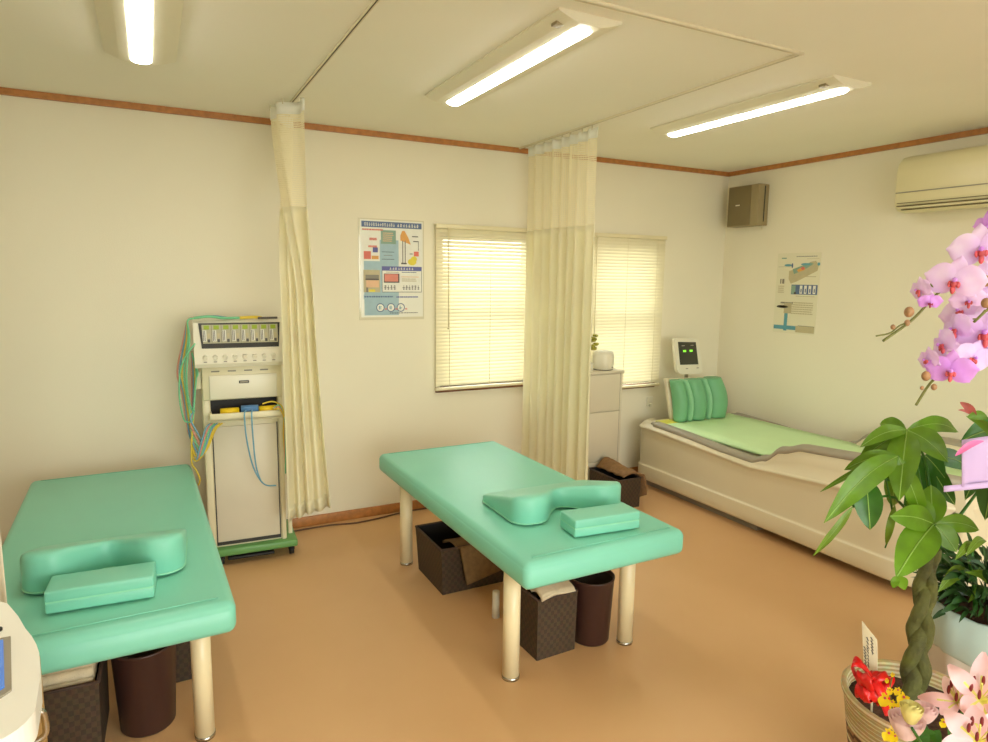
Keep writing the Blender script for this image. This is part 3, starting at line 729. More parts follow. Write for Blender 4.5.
plate(b, org, ux, uz, nr, R, .002)
b.face([b.b.verts.new(org+ux*x+uz*z+nr*.0022) for x, z in ((.63, .80), (.72, .78), (.80, .76), (.76, .83), (.70, .90), (.66, .90), (.63, .85))], OR)
disc(b, org, ux, uz, nr, .82, .58, .07, .035, YE, .0022); disc(b, org, ux, uz, nr, .85, .61, .05, .03, YE, .0024)
for k, x in enumerate((.30, .47, .63)): disc(b, org, ux, uz, nr, x, .10, .062, .042, WH, .0022); disc(b, org, ux, uz, nr, x, .10, .066, .046, [NV, NV, NV][k], .0024, .8); plate(b, org, ux, uz, nr, glyphs(x-.035, x+.035, .08, .12, 1, TL, rnd)+lines(x+.07, x+.11, .07, .10, 1, RD, rnd), .0026)
b.build('printed_design', PALS, t)
# poster 2 on right wall; u runs towards the camera (-y)
t = empty('wall_poster', (XR, 3.28, 1.15), 'pale poster of a water massage bed taped on the right wall', 'poster')
org = Vector((XR-.001, 3.462, 1.160)); ux = Vector((0, -.36, 0)); uz = Vector((0, 0, .585)); nr = Vector((-1, 0, 0))
b = MB(); b.box(XR-.003, XR-.0003, 3.102, 3.462, 1.160, 1.745); b.build('sheet', M_paper2, t)
b = MB()
R = [(.10, .22, .93, .945, GN), (.03, .35, .83, .833, GR), (.38, .98, .49, .61, NV), (.385, .48, .495, .60, GN), (.45, .50, .49, .52, BK), (.10, .13, .62, .68, GR), (.15, .20, .62, .68, GR)]
for k in range(4): a = .58+.10*k; R += [(a, a+.06, .50, .60, WH), (a+.02, a+.045, .515, .56, NV)]
R += lines(.45, .98, .945, .965, 1, GR, rnd)+lines(.70, .98, .92, .93, 1, TN, rnd)+lines(.06, .22, .50, .60, 4, TN, rnd)+lines(.42, .95, .24, .40, 6, TN, rnd)+lines(.15, .45, .36, .40, 1, GR, rnd)+lines(.70, .95, .70, .72, 1, TN, rnd)+lines(.5, .95, .46, .475, 1, TN, rnd)
R += [(.02, .62, .045, .095, TL), (.26, .34, .03, .27, TL), (.55, .98, .02, .10, TN), (.24, .42, .25, .38, TN), (.60, .98, .10, .106, GR)]
plate(b, org, ux, uz, nr, R, .0032)
b.face([b.b.verts.new(org+ux*x+uz*z+nr*.0036) for x, z in ((.30, .78), (.30, .68), (.36, .62), (.50, .65), (.95, .78), (.97, .84), (.90, .90), (.80, .89), (.62, .84), (.45, .80))], TN)
b.face([b.b.verts.new(org+ux*x+uz*z+nr*.0040) for x, z in ((.38, .80), (.42, .74), (.68, .80), (.86, .865), (.78, .88))], GN)
b.face([b.b.verts.new(org+ux*x+uz*z+nr*.0044) for x, z in ((.48, .79), (.52, .765), (.66, .79), (.68, .815), (.60, .825))], OR)
for (x, z, rx, rz, m_) in ((.27, .85, .09, .014, TL), (.37, .845, .02, .03, NV), (.68, .86, .11, .014, TL), (1.02-.05, .86, .03, .02, TL), (.62, .81, .04, .02, RD), (.20, .33, .14, .018, BK), (.22, .335, .12, .016, TN)): disc(b, org, ux, uz, nr, x, z, rx, rz, m_, .0048)
b.build('printed_design', PALS, t)

# ------------------------------------------------------------------ wall speaker box
t = empty('wall_speaker', (4.13, 3.72, 1.955), 'square taupe box mounted high in the back right corner', 'wall box')
b = MB(); b.box(4.075, XR, 3.585, 3.88, 1.957, 2.262, bev=.005); b.build('casing', M_box2, t)
b = MB(); b.box(4.068, 4.078, 3.655, 3.872, 1.963, 2.256, bev=.003); b.build('front_cover', M_box, t)
b = MB(); b.box(4.066, 4.069, 3.755, 3.795, 2.112, 2.12); b.build('badge', M_white, t)
b = MB(); b.box(4.135, 4.145, 3.5835, 3.587, 1.985, 2.25); b.build('side_groove', M_dark, t)
b = MB(); b.tube([(4.15, 3.60, 1.96), (4.15, 3.60, 1.925)], .003, 6); b.build('cord', M_ivory, t)

# ------------------------------------------------------------------ air conditioner
t = empty('air_conditioner', (4.06, 2.08, 1.95), 'ivory wall mounted air conditioner high on the right wall', 'air conditioner')
prof = [(XR, 1.965), (4.05, 1.952), (3.99, 1.962), (3.962, 1.99), (3.958, 2.03), (3.955, 2.09), (3.952, 2.18), (3.965, 2.235), (4.0, 2.27), (4.06, 2.285), (XR, 2.285)]
b = MB(); ya, yb_ = 1.69, 2.49
rings = []
for y, k in ((yb_, .86), (yb_-.006, .95), (yb_-.02, 1), (ya+.02, 1), (ya, .9)):
    rings.append([b.b.verts.new((lerp(XR, x, k), y, 2.12+(z-2.12)*(.5+.5*k))) for x, z in prof])
for A, B in zip(rings, rings[1:]):
    for i in range(len(prof)-1): b.face([A[i], A[i+1], B[i+1], B[i]], 0, True)
b.face(rings[0]); b.face(rings[-1][::-1]); b.build('casing', M_ac, t)
b = MB(); b.box(3.949, 3.96, ya+.02, yb_-.02, 2.062, 2.067); b.build('panel_seam', M_grey, t)
b = MB(); b.box(3.9535, 3.966, ya+.03, yb_-.03, 1.984, 1.99, m=1); b.box(3.967, 3.99, ya+.05, yb_-.05, 1.964, 1.969, m=1); b.box(3.953, 3.968, ya+.03, yb_-.03, 2.002, 2.005, m=1); b.build('air_outlet', [M_ac, M_acd], t)
b = MB(); b.box(3.957, 3.986, ya+.03, yb_-.03, 1.971, 1.983, bev=.003); b.build('louvre', M_ac, t)

# ------------------------------------------------------------------ wall outlet
b = MB(); b.box(3.44, 3.50, YB-.008, YB, .545, .62, bev=.003); b.build
ot = b.build('wall_outlet', M_white); tag(ot, 'small white wall outlet between the cabinet and the headrest', 'outlet')
b = MB(); b.box(3.455, 3.48, YB-.03, YB-.008, .545, .57, bev=.004); b.build('plug', M_white, ot)

# ------------------------------------------------------------------ white cabinet
t = empty('storage_cabinet', (2.80, 3.86, 0), 'narrow white cabinet with two door fronts below the right window', 'cabinet')
cx0, cx1, cy = 2.56, 3.005, 3.745
b = MB(); b.box(cx0, cx1, cy+.012, 3.92, 0, .872, bev=.004); b.box(cx0-.004, cx1+.004, cy-.004, 3.925, .872, .89, bev=.003); b.build('body', M_white2, t)
for z0, z1 in ((.60, .865), (.235, .595), (.05, .23)):
    b = MB(); b.box(cx0+.006, cx1-.03, cy, cy+.012, z0, z1, bev=.003); b.build('door', M_white2, t)
b = MB(); b.box(cx1-.025, cx1-.021, cy+.008, cy+.0125, .04, .865); b.build('side_reveal', M_grey, t)
t = empty('white_canister', (2.888, 3.84, .89), 'round white plastic canister standing on the white cabinet', 'canister')
b = MB(); b.lathe([(0, 0), (.066, 0), (.074, .006), (.078, .05), (.078, .10), (.07, .125), (.045, .134), (0, .136)], (2.888, 3.84, .893), 32); b.build('shell', M_white, t)
b = MB(); b.lathe([(0, 0), (.07, 0), (.07, .004), (0, .004)], (2.888, 3.84, .89), 32); b.build('foot_ring', M_dark, t)
b = MB(); b.cyl((2.915, 3.768, .912), (2.915, 3.763, .912), .006, n=10); b.build('button', M_grey, t)
t = empty('small_potted_plant', (2.735, 3.80, .89), 'tiny yellow green plant on the cabinet, half behind the curtain', 'plant')
b = MB(); b.lathe([(0, 0), (.026, 0), (.032, .06), (.028, .06), (.026, .05), (0, .05)], (2.735, 3.80, .89), 20); b.build('pot', M_white, t)
b = MB(); rnd = random.Random(5)
for k in range(26):
    a = rnd.uniform(0, 6.28); r_ = rnd.uniform(0, .035); z = rnd.uniform(1.05, 1.15)
    b.ball((2.755+r_*math.cos(a), 3.795+r_*math.sin(a), z), .014, sc3=(1, 1, .7), n=8)
b.build('foliage', mat('yellow_green', (176, 170, 60), .6, .2, 30), t)
b = MB(); b.tube([(2.735, 3.80, .94), (2.737, 3.798, 1.0), (2.74, 3.796, 1.08)], .006, 6); b.build('stem', M_stem, t)

# ------------------------------------------------------------------ water massage bed
X0, X1, Y0, Y1 = 3.20, 4.13, 1.56, 3.84
t = empty('water_massage_bed', ((X0+X1)/2, (Y0+Y1)/2, 0), 'large ivory water massage bed with a green mat along the right wall', 'massage bed')
def prof_top(y):   # height of the side rim along y (camera end is small y)
    P = [(1.56, .60), (1.8, .635), (2.1, .635), (2.4, .61), (2.55, .565), (2.66, .485), (2.76, .452), (3.0, .458), (3.3, .478), (3.6, .49), (3.8, .492)]
    for (a, za), (c, zc) in zip(P, P[1:]):
        if y <= c: k = (y-a)/(c-a); k = k*k*(3-2*k) if zc-za != 0 and 2.3 < a < 2.8 else k; return za+(zc-za)*max(0, k)
    return .492
def tub_x(y, v):   # plan outline of the near side: round towards both ends
    r_ = .10; e = 0
    if y > Y1-r_: e = r_-math.sqrt(max(0, r_*r_-(y-(Y1-r_))**2))
    rf = .35
    if y < Y0+rf: e = (rf-math.sqrt(max(0, rf*rf-((Y0+rf)-y)**2)))
    return e
b = MB()
NY = 90; rows = [(0, .10, .05), (.0, 0, .085), (.0, -.004, .18), (.0, -.004, .19), (.0, .006, .195), (0, .008, .30), (0, .012, None)]
def side(u, v, mirror=False):
    y = lerp(Y1, Y0, u); zt_ = prof_top(y)
    rz = .452 if y > 3.6 else (lerp(.412, .452, (y-2.75)/.85) if y > 2.75 else lerp(.485, .412, max(0, min(1, (y-1.8)/.95))))
    P = [(.045, .055), (.008, .06), (.0, .075), (.0, .158), (.001, .166), (.012, .172), (.014, .186), (.012, rz*.6+.05), (.012, rz-.03), (.004, rz-.015), (-.006, rz-.004), (-.003, rz+.006), (.012, rz+.012), (.022, zt_-.02), (.03, zt_-.012)]
    k = v*(len(P)-1); i = min(int(k), len(P)-2); f = k-i
    dx = lerp(P[i][0], P[i+1][0], f); z = lerp(P[i][1], P[i+1][1], f)
    e = tub_x(y, v); x = X0+dx+e
    if mirror: x = X1-dx-e
    return Vector((x, y, z))
V1 = b.grid(lambda u, v: side(u, v), NY, 28)
V2 = b.grid(lambda u, v: side(u, v, True), NY, 28)
for j in range(28):
    for i in (0, NY):
        b.face([V1[i][j], V1[i][j+1], V2[i][j+1], V2[i][j]])
for i in range(NY): b.face([V1[i][0], V1[i+1][0], V2[i+1][0], V2[i][0]])
b.box(X0+.12, X1-.12, Y0+.06, 3.70, .30, .468)
b.box(X0+.12, X1-.12, Y0+.04, Y0+.16, .30, .585, bev=.01)
b.build('tub_body', M_tub, t)
# ivory ledge that carries the rim
b = MB()
def ledge(u, v, mir=False):
    y = lerp(Y1, Y0, u); zt_ = prof_top(y); P = [(.024, -.03), (.028, -.012), (.045, -.004), (.06, 0), (.10, -.004), (.12, -.03), (.12, -.10)]
    k = v*(len(P)-1); i = min(int(k), len(P)-2); f = k-i
    dx = lerp(P[i][0], P[i+1][0], f)+tub_x(y, 0); z = zt_+lerp(P[i][1], P[i+1][1], f)
    if v > .99: z = min(z, .44)
    return Vector((X1-dx if mir else X0+dx, y, z-.006))
b.grid(lambda u, v: ledge(u, v), NY, 12); b.grid(lambda u, v: ledge(u, v, True), NY, 12)
b.box(X0+.10, X1-.10, 3.70, 3.795, .38, .482, bev=.008); b.build('upper_shell', M_tub, t)
# grey rim band
def band(mir):
    b = MB(); 
    def fn(u, v):
        y = lerp(3.70, Y0+.06, u); zt_ = prof_top(y); a = 2*PI*v
        g = .5 if u < .02 else 1
        dx = .058+(.040 if y > 2.6 else .046)*math.cos(a)*g+tub_x(y, 0); z = zt_-.008+.026*math.sin(a)*g
        return Vector((X1-dx if mir else X0+dx, y, z))
    b.grid(fn, NY, 12)
    return b.build('rim_band', M_grey, t)
band(False); band(True)
b = MB(); b.grid(lambda u, v: Vector((lerp(X0+.085, X1-.085, v), lerp(3.70, Y0+.25, u), .485+.004*math.sin(PI*v)+(.02*(u-.55) if u > .55 else 0))), 30, 6)
b.build('mat', M_mat_g, t, solid=.02)
b = MB(); b.box(X0+.08, 3.42, 3.60, 3.70, .488, .503, bev=.004); b.build('yellow_strip', M_yel, t)
b = MB(); b.box(X0+.07, X1-.07, 2.72, Y1-.04, 0, .06); b.box(X0+.14, X1-.14, Y0+.3, 2.72, 0, .055, m=1); b.build('plinth_and_shade', [M_grey2, M_black], t)  # grey plinth; the black block paints the shadow gap under the body
# headrest
hr = MB()
def hb(u, v):  # backing board, leans back and curves
    x = lerp(3.335, 3.90, u)+.0; z = lerp(.50, .812-.012*u, v)
    return Vector((lerp(3.405, 3.375, v)+(x-3.335)*(3.895-3.40)/(3.90-3.335)*1.0+(.0), 3.655+.05*v+.02*math.cos(PI*u), z))
hr.grid(hb, 16, 10); hb_o = hr.build('headrest_board', M_tub, t, solid=.03)
def roll(xa, xb, mt, nm, r0):
    b = MB()
    def fn(u, v):
        z = lerp(.505, .805, u); k = math.sin(PI*min(1, max(0, u))); wv = .5+.5*k**.3
        cx_ = lerp(xa, xb, .5)+lerp(.004, -.012, u)*1.0+.022*math.sin(PI*u); a = 2*PI*v; hw = (xb-xa)/2
        sh = .86+.14*math.sin(PI*u)
        return Vector((cx_+hw*math.cos(a)*sh, 3.61+.05*u+r0*math.sin(a)*(.7+.3*k), z))
    V = b.grid(fn, 14, 18); b.face([V[0][j] for j in range(18)]); b.face([V[-1][j] for j in range(18)])
    b.build(nm, mt, t)
roll(3.375, 3.49, M_pad, 'headrest_roll', .06); roll(3.478, 3.527, M_padd, 'headrest_piping', .066)
roll(3.52, 3.675, M_pad, 'headrest_roll', .075); roll(3.665, 3.714, M_padd, 'headrest_piping', .066)
roll(3.71, 3.89, M_pad, 'headrest_roll', .075)
# control monitor on a stalk
b = MB(); b.tube([(3.63, 3.785, .48), (3.63, 3.78, .70), (3.625, 3.76, .86)], .014, 12); b.build('monitor_stalk', M_chrome, t)
def mp(x, z, o=0):
    k = (z-.80)/.32
    return Vector((x-.035*k, 3.735+.035*k-o, z))
def mplate(b, outline, o0, o1, m=0):
    A = [b.b.verts.new(mp(x, z, o0)) for x, z in outline]; B = [b.b.verts.new(mp(x, z, o1)) for x, z in outline]; n = len(A)
    for i in range(n): b.face([A[i], A[(i+1) % n], B[(i+1) % n], B[i]], m, True)
    b.face(A[::-1], m); b.face(B, m)
out = []
cxm = 3.628
for cx_, cz_, a0, rx in ((cxm+.095, 1.070, 0, .025), (cxm-.095, 1.078, 90, .025), (cxm-.08, .878, 180, .045), (cxm+.085, .870, 270, .045)):
    for i in range(6): a = math.radians(a0+i*18); out.append((cx_+rx*math.cos(a), cz_+rx*math.sin(a)))
b = MB(); mplate(b, out, -.02, .015); mo = b.build('monitor', M_white, t)
b = MB(); mplate(b, [(cxm-.092, .905), (cxm+.09, .90), (cxm+.088, 1.07), (cxm-.09, 1.078)], .014, .018); b.build('screen', M_scr, mo)
b = MB()
for x in (-.05, .015): mplate(b, [(cxm+x, 1.0), (cxm+x+.028, 1.0), (cxm+x+.028, 1.014), (cxm+x, 1.014)], .0185, .0195)
b.build('lit_symbol', M_led, mo)
b = MB()
for x in (-.04, .07): mplate(b, [(cxm+x, .87), (cxm+x+.022, .87), (cxm+x+.022, .877), (cxm+x, .877)], .0155, .0175)
for x in (-.06, .03): mplate(b, [(cxm+x, 1.045), (cxm+x+.03, 1.045), (cxm+x+.03, 1.05), (cxm+x, 1.05)], .0185, .0195)
b.build('button', M_grey, mo)

# ------------------------------------------------------------------ left console
t = empty('treatment_console', (-.5, 1.5, 0), 'white console with blue display at the lower left corner', 'medical console')
out = [(-.95, 1.215)]+[(-.302+.085*math.sin(a*PI/24), 1.30-.085*math.cos(a*PI/24)) for a in range(13)]+[(-.222, 1.40), (-.236, 1.50), (-.246, 1.54), (-.259, 1.58), (-.275, 1.62), (-.298, 1.69), (-.33, 1.77), (-.36, 1.80), (-.95, 1.80)]
b = MB(); b.prism(out, .735, .785, bev=.012); b.build('top_shell', M_cw, t)
b = MB(); b.box(-.93, -.25, 1.26, 1.60, .08, .735, bev=.006); b.build('body', M_cwood, t)
b = MB(); b.prism([(-.80, 1.32), (-.30, 1.325), (-.262, 1.375), (-.296, 1.59), (-.80, 1.60)], .785, .789); b.build('display_bezel', M_grey, t)
b = MB(); b.prism([(-.78, 1.34), (-.308, 1.345), (-.274, 1.385), (-.306, 1.575), (-.78, 1.58)], .789, .792); b.build('display', M_cblue, t)
b = MB(); b.cyl((-.325, 1.635, .785), (-.325, 1.635, .79), .008, n=12); b.build('button', M_black, t)
b = MB(); b.tube([(-.25, 1.395, .725), (-.226, 1.397, .72), (-.221, 1.402, .695), (-.224, 1.404, .665), (-.25, 1.402, .655)], .006, 8); b.build('handle', M_chrome, t)
for x in (-.85, -.33):
    for y in (1.32, 1.55):
        b = MB(); b.cyl((x-.012, y, .03), (x+.012, y, .03), .03, n=16); b.box(x-.015, x+.015, y-.012, y+.012, .03, .085); b.build('castor', M_black, t)

# ------------------------------------------------------------------ foliage helpers
CAM = Vector((0, 0, H))
def leaf(b, p0, p1, width, bulge=.12, face=None, m=0, mv=1, nl=10, fold=.18, tw=0.0, shape=1.0, point=True, wave=0):
    p0, p1 = Vector(p0), Vector(p1); d = p1-p0; Ln = d.length; mid = (p0+p1)/2
    n = (face if face is not None else (CAM-mid)).normalized()
    n = (n - d.normalized()*n.dot(d.normalized())).normalized()
    side_ = d.normalized().cross(n).normalized()
    if tw: R = Matrix.Rotation(tw, 3, d.normalized()); side_ = R @ side_; n = R @ n
    arch = Vector((0, 0, 1)) if abs(d.normalized().z) < .8 else n
    rows = []
    for i in range(nl+1):
        s = i/nl
        w = width/2*(math.sin(PI*min(1, s**(.85*shape)))**.75 if 0 < s < 1 else 0)+.0004
        c = p0+d*s+arch*(bulge*Ln*math.sin(PI*s))+n*(bulge*.4*Ln*math.sin(PI*s))
        r_ = []
        for j in (-1, -.55, 0, .55, 1):
            wv = wave*Ln*math.sin(s*14+j*2)*abs(j)
            r_.append(b.b.verts.new(c+side_*(w*j)+n*(fold*w*abs(j)+wv)))
        rows.append(r_)
    for A, B in zip(rows, rows[1:]):
        for j in range(4): b.face([A[j], A[j+1], B[j+1], B[j]], m, True)
    if mv is not None:
        b.tube([rows[i][2].co+n*.0008 for i in range(0, nl+1, 2)], [width*.018]*((nl//2)+1), 5, mv, res=2)

# ------------------------------------------------------------------ pachira
PC0 = at(917, 699, 1.975); pcx, pcy = PC0.x, PC0.y
t = empty('money_tree', (pcx, pcy, 0), 'braided trunk money tree in a pale wicker planter', 'potted plant')
b = MB()
prof = [(0, 0), (.150, 0), (.158, .01)]
nr_ = 22
for k in range(nr_):
    z = .015+k*(.27/nr_); r_ = .160+.042*(k/nr_)
    prof += [(r_+.0045, z+.003), (r_+.0045, z+.008), (r_, z+.0115)]
prof += [(.212, .292), (.214, .305), (.206, .312), (.196, .306), (.19, .26), (0, .258)]
b.lathe(prof, (pcx, pcy, 0), 48, mf=lambda i: (1 if (i//3) % 22 in (1, 2, 3, 4, 6, 7, 8, 9, 10, 12, 13, 14) and i < 62 else 0) if i < 69 else (0 if i < 73 else 2))
pl_ = b.build('planter', [M_planter, M_planter2, M_soil], t); pl_.scale = (.95, .95, 1)
b = MB(); b.lathe([(0, .258), (.185, .262), (.14, .272), (.06, .27), (0, .272)], (pcx, pcy, 0), 28); 
for v in b.b.verts: v.co.z += .01*nz(v.co.x, v.co.y, 0, 25)
b.build('soil', M_soil, t)
tb = Vector((at(912, 700, 1.985).x, at(912, 700, 1.985).y, .26)); tt = at(930, 548, 2.02)
b = MB()
for s in range(3):
    pts = []; rr = []
    for i in range(33):
        k = i/32; c = tb.lerp(tt, k); a = k*2*PI*1.35+2*PI*s/3; A_ = .0185*(1.15-.35*k)
        wv = rt*(math.sin(a)*A_)+Vector((fwd.x, fwd.y, 0))*(math.sin(2*a)*A_*.6)
        pts.append(c+wv); rr.append(.0195*(1.2-.4*k)+.0012*math.sin(i*1.7+s*2))
    b.tube(pts, rr, 12, 0, res=3)
b.build('braided_trunk', M_trunk, t)
def cluster(hub, tips, d0, label=None, stem=None, mt=(M_leaf, M_vein), w0=.07, sd=1):
    """hub = (px, py, depth); tips = [(px, py, depth, width)]"""
    b = MB(); h = at(hub[0], hub[1], hub[2]-.1); rnd = random.Random(sd)
    for (px, py, dd, w_) in tips:
        leaf(b, h, at(px, py, dd-.1), w_*.97, bulge=rnd.uniform(.04, .12), m=0, mv=1, fold=rnd.uniform(.1, .3), tw=rnd.uniform(-.25, .25), wave=.012)
    o = b.build('leaf_cluster', list(mt), t)
    if stem:
        b = MB(); b.tube([tt-Vector((0, 0, .02)), (tt+h)/2+Vector(stem), h], [.006, .004, .003], 7, res=5); b.build('petiole', M_leaf2, t)
cluster((907, 430, 2.02), [(899, 501, 1.93, .085), (858, 462, 2.06, .06), (948, 462, 1.98, .07), (880, 424, 2.14, .05), (958, 432, 2.1, .05), (860, 447, 2.02, .045)], 0, stem=(0.0, 0, .03), sd=1, mt=(M_leaf, M_vein))
cluster((898, 456, 1.97), [(824, 523, 1.97, .072), (820, 492, 2.03, .02), (844, 470, 2.02, .045), (922, 520, 2.02, .05), (893, 506, 2.1, .05)], 0, stem=(.02, .0, .02), sd=2, mt=(M_leaf, M_vein))
cluster((866, 478, 1.98), [(870, 530, 1.95, .075), (853, 508, 2.0, .05)], 0, stem=(0, 0, .08), sd=3, mt=(M_leaf2, M_vein))
cluster((853, 506, 1.97), [(813, 556, 1.99, .022)], 0, stem=(0, 0, .09), sd=8, mt=(M_leaf3, M_vein))
cluster((934, 524, 1.99), [(890, 516, 1.94, .075), (896, 578, 1.90, .098), (979, 530, 1.98, .055), (931, 485, 2.04, .075), (957, 552, 1.97, .06), (906, 500, 2.03, .06)], 0, stem=(0, 0, -.01), sd=4, mt=(M_leaf, M_vein))
cluster((925, 455, 2.16), [(955, 505, 2.12, .06), (935, 520, 2.15, .055), (945, 478, 2.1, .06), (905, 520, 2.2, .06), (895, 490, 2.2, .055), (975, 470, 2.15, .06)], 0, stem=(0, .02, .0), sd=5, mt=(M_leaf2, M_vein))
cluster((1003, 432, 2.0), [(960, 442, 1.98, .075), (985, 418, 2.02, .05), (1010, 500, 1.98, .09), (965, 500, 2.0, .06), (985, 520, 2.02, .085)], 0, stem=(.1, 0, .02), sd=6, mt=(M_leaf2, M_vein))
b = MB(); leaf(b, at(897, 576, 1.80), at(905, 590, 1.82), .03, m=0, mv=None); leaf(b, at(897, 576, 1.80), at(893, 588, 1.80), .02, m=0, mv=None); b.build('young_leaf', M_leaf, t)
b = MB(); b.tube([tt, tt+Vector((0, 0, .08)), at(925, 460, 2.02), at(907, 432, 1.92)], [.009, .007, .004, .003], 8); b.tube([tt-Vector((0, 0, .03)), at(934, 535, 1.95), at(934, 524, 1.89)], .006, 7); b.tube([at(885, 475, 1.90), at(893, 520, 1.92), at(885, 548, 1.92)], [.003, .003, .002], 6); b.build('branch', M_leaf2, t)
b = MB(); leaf(b, at(895, 505, 1.90), at(886, 545, 1.92), .02, m=0, mv=None); b.build('young_leaf', M_leaf3, t)

# name card stuck in the planter
b = MB()
cA = at(862, 621, 1.96); cB = at(877, 640, 1.93); cC = at(878, 688, 1.93); cD = at(864, 668, 1.96)
nrm = (cB-cA).cross(cD-cA).normalized()*.0015
for sgn in (1,):
    A = [b.b.verts.new(p+nrm) for p in (cA, cB, cC, cD)]; B = [b.b.verts.new(p-nrm) for p in (cA, cB, cC, cD)]
    for i in range(4): b.face([A[i], A[(i+1) % 4], B[(i+1) % 4], B[i]])
    b.face(A[::-1]); b.face(B)
t2 = empty('name_card', (cD.x, cD.y, .27), 'slanted cream name card standing in the wicker planter', 'card')
b.build('card', M_card, t2)
b = MB(); nn = nrm.normalized()
if nn.dot(CAM-cA) < 0: nn = -nn
rnd = random.Random(2)
for col_, (s0, s1) in ((.36, (.22, .86)), (.66, (.10, .95)), (.15, (.5, .9))):
    s = s0
    while s < s1:
        e = cB-cA; f_ = cD-cA; o_ = cA+e*col_+f_*s+nn*.0025
        w_ = e*.10; h_ = f_*.022
        b.face([b.b.verts.new(o_+w_*a+h_*c) for a, c in ((-1, 0), (1, 0), (1, 1), (-1, 1))], 0)
        b.face([b.b.verts.new(o_+w_*a*.25+h_*c) for a, c in ((-1, -1), (1, -1), (1, 2), (-1, 2))], 0)
        s += rnd.uniform(.055, .085)
b.build('written_marks', I_blk, t2)
b = MB(); b.cyl(cC.lerp(cD, .4), (cD.x+.01, cD.y-.03, .255), .003, n=8); b.build('stake', M_card, t2)
# red bow
bc = at(872, 683, 1.88); t3 = empty('ribbon_bow', bc, 'shiny red ribbon bow tucked inside the rim of the wicker planter', 'ribbon')
b = MB()
def rib_loop(b, c, dirv, L_, w_, sw):
    dirv = dirv.normalized(); n = Vector((0, 0, 1)); s = dirv.cross(n).normalized()
    def fn(u, v):
        a = 2*PI*u
        return c+dirv*(L_*(.5-.5*math.cos(a)))+n*(L_*.36*math.sin(a))+s*(w_*(v-.5)*(.35+.65*math.sin(a/2)))+n*(.006*math.sin(v*9+a*2))+s*sw*math.sin(a)
    b.grid(fn, 24, 5)
for dv, L_ in ((at(856, 668, 1.90)-bc, .062), (at(893, 676, 1.90)-bc, .055), (at(860, 700, 1.86)-bc, .05), (at(886, 702, 1.84)-bc, .05), (at(862, 680, 1.84)-bc, .055), (at(879, 668, 1.95)-bc, .045), (at(872, 706, 1.83)-bc, .045)):
    rib_loop(b, bc, dv, L_*1.05, .044, .004)
b.build('ribbon_loops', M_red, t3, solid=.0012)
b = MB(); b.grid(lambda u, v: at(lerp(874, 885+4*v, u)+v*9, lerp(688, 716, u), 1.88-.05*u), 8, 3); b.build('ribbon_tail', M_red, t3, solid=.0012)
b = MB(); b.ball(bc, .013); b.build('knot', M_red, t3)

# ------------------------------------------------------------------ wrapped dark green plant
g0 = at(982, 640, 2.40); gx, gy = g0.x, g0.y
t = empty('wrapped_potted_plant', (gx, gy, 0), 'dark leafy plant in a pale blue wrapped pot behind the money tree', 'potted plant')
b = MB(); b.lathe([(0, 0), (.13, 0), (.14, .02), (.165, .30), (.163, .305), (.0, .305)], (gx, gy, 0), 40)
for v in b.b.verts:
    a = math.atan2(v.co.y-gy, v.co.x-gx); k = .006*math.sin(a*9)+.004*math.sin(a*17+1); r_ = Vector((v.co.x-gx, v.co.y-gy, 0))
    if r_.length > .05: v.co += r_.normalized()*k
b.build('pot_wrap', M_whitep, t)
b = MB(); b.lathe([(.150, .21), (.170, .235), (.176, .385), (.168, .39), (.160, .37), (.155, .25)], (gx, gy, 0), 40)
for v in b.b.verts:
    a = math.atan2(v.co.y-gy, v.co.x-gx); r_ = Vector((v.co.x-gx, v.co.y-gy, 0)); v.co += r_.normalized()*(.005*math.sin(a*7)+.003*math.sin(a*13+1)); v.co.z += .006*math.sin(a*5)
b.build('upper_wrap', M_bluep, t)
b = MB(); b.lathe([(0, .345), (.155, .345), (.155, .35), (0, .355)], (gx, gy, 0), 24); b.build('soil', M_soil, t)
rnd = random.Random(21); b = MB()
for k in range(420):
    a = rnd.uniform(0, 6.28); r_ = .165*math.sqrt(rnd.random()); base = Vector((gx+r_*math.cos(a), gy+r_*math.sin(a), .375+rnd.uniform(0, .17)))
    L_ = rnd.uniform(.06, .11); e = rnd.uniform(-.5, .8)
    tip = base+Vector((math.cos(a)*math.cos(e), math.sin(a)*math.cos(e), math.sin(e)))*L_
    leaf(b, base, tip, rnd.uniform(.012, .026), bulge=.1, face=Vector((rnd.uniform(-1, 1), rnd.uniform(-1, 0), rnd.uniform(.2, 1))), mv=None, nl=5)
b.build('foliage', M_fern, t)
b = MB()
for (p, q, w_) in (((968, 570), (938, 592), .045), ((975, 545), (955, 560), .03), ((990, 585), (965, 572), .03), ((985, 540), (966, 556), .03), ((985, 590), (968, 603), .022)):
    leaf(b, at(p[0], p[1], 2.36), at(q[0], q[1], 2.28), w_, mv=1, fold=.3)
b.build('bright_leaf', [M_leaf3, M_vein], t)
b = MB(); 
for k in range(5): a = k*1.3; b.tube([(gx+.03*math.cos(a), gy+.03*math.sin(a), .30), (gx+.05*math.cos(a), gy+.05*math.sin(a), .45), (gx+.08*math.cos(a), gy+.08*math.sin(a), .56)], .006, 6)
b.build('stem', M_leaf2, t)

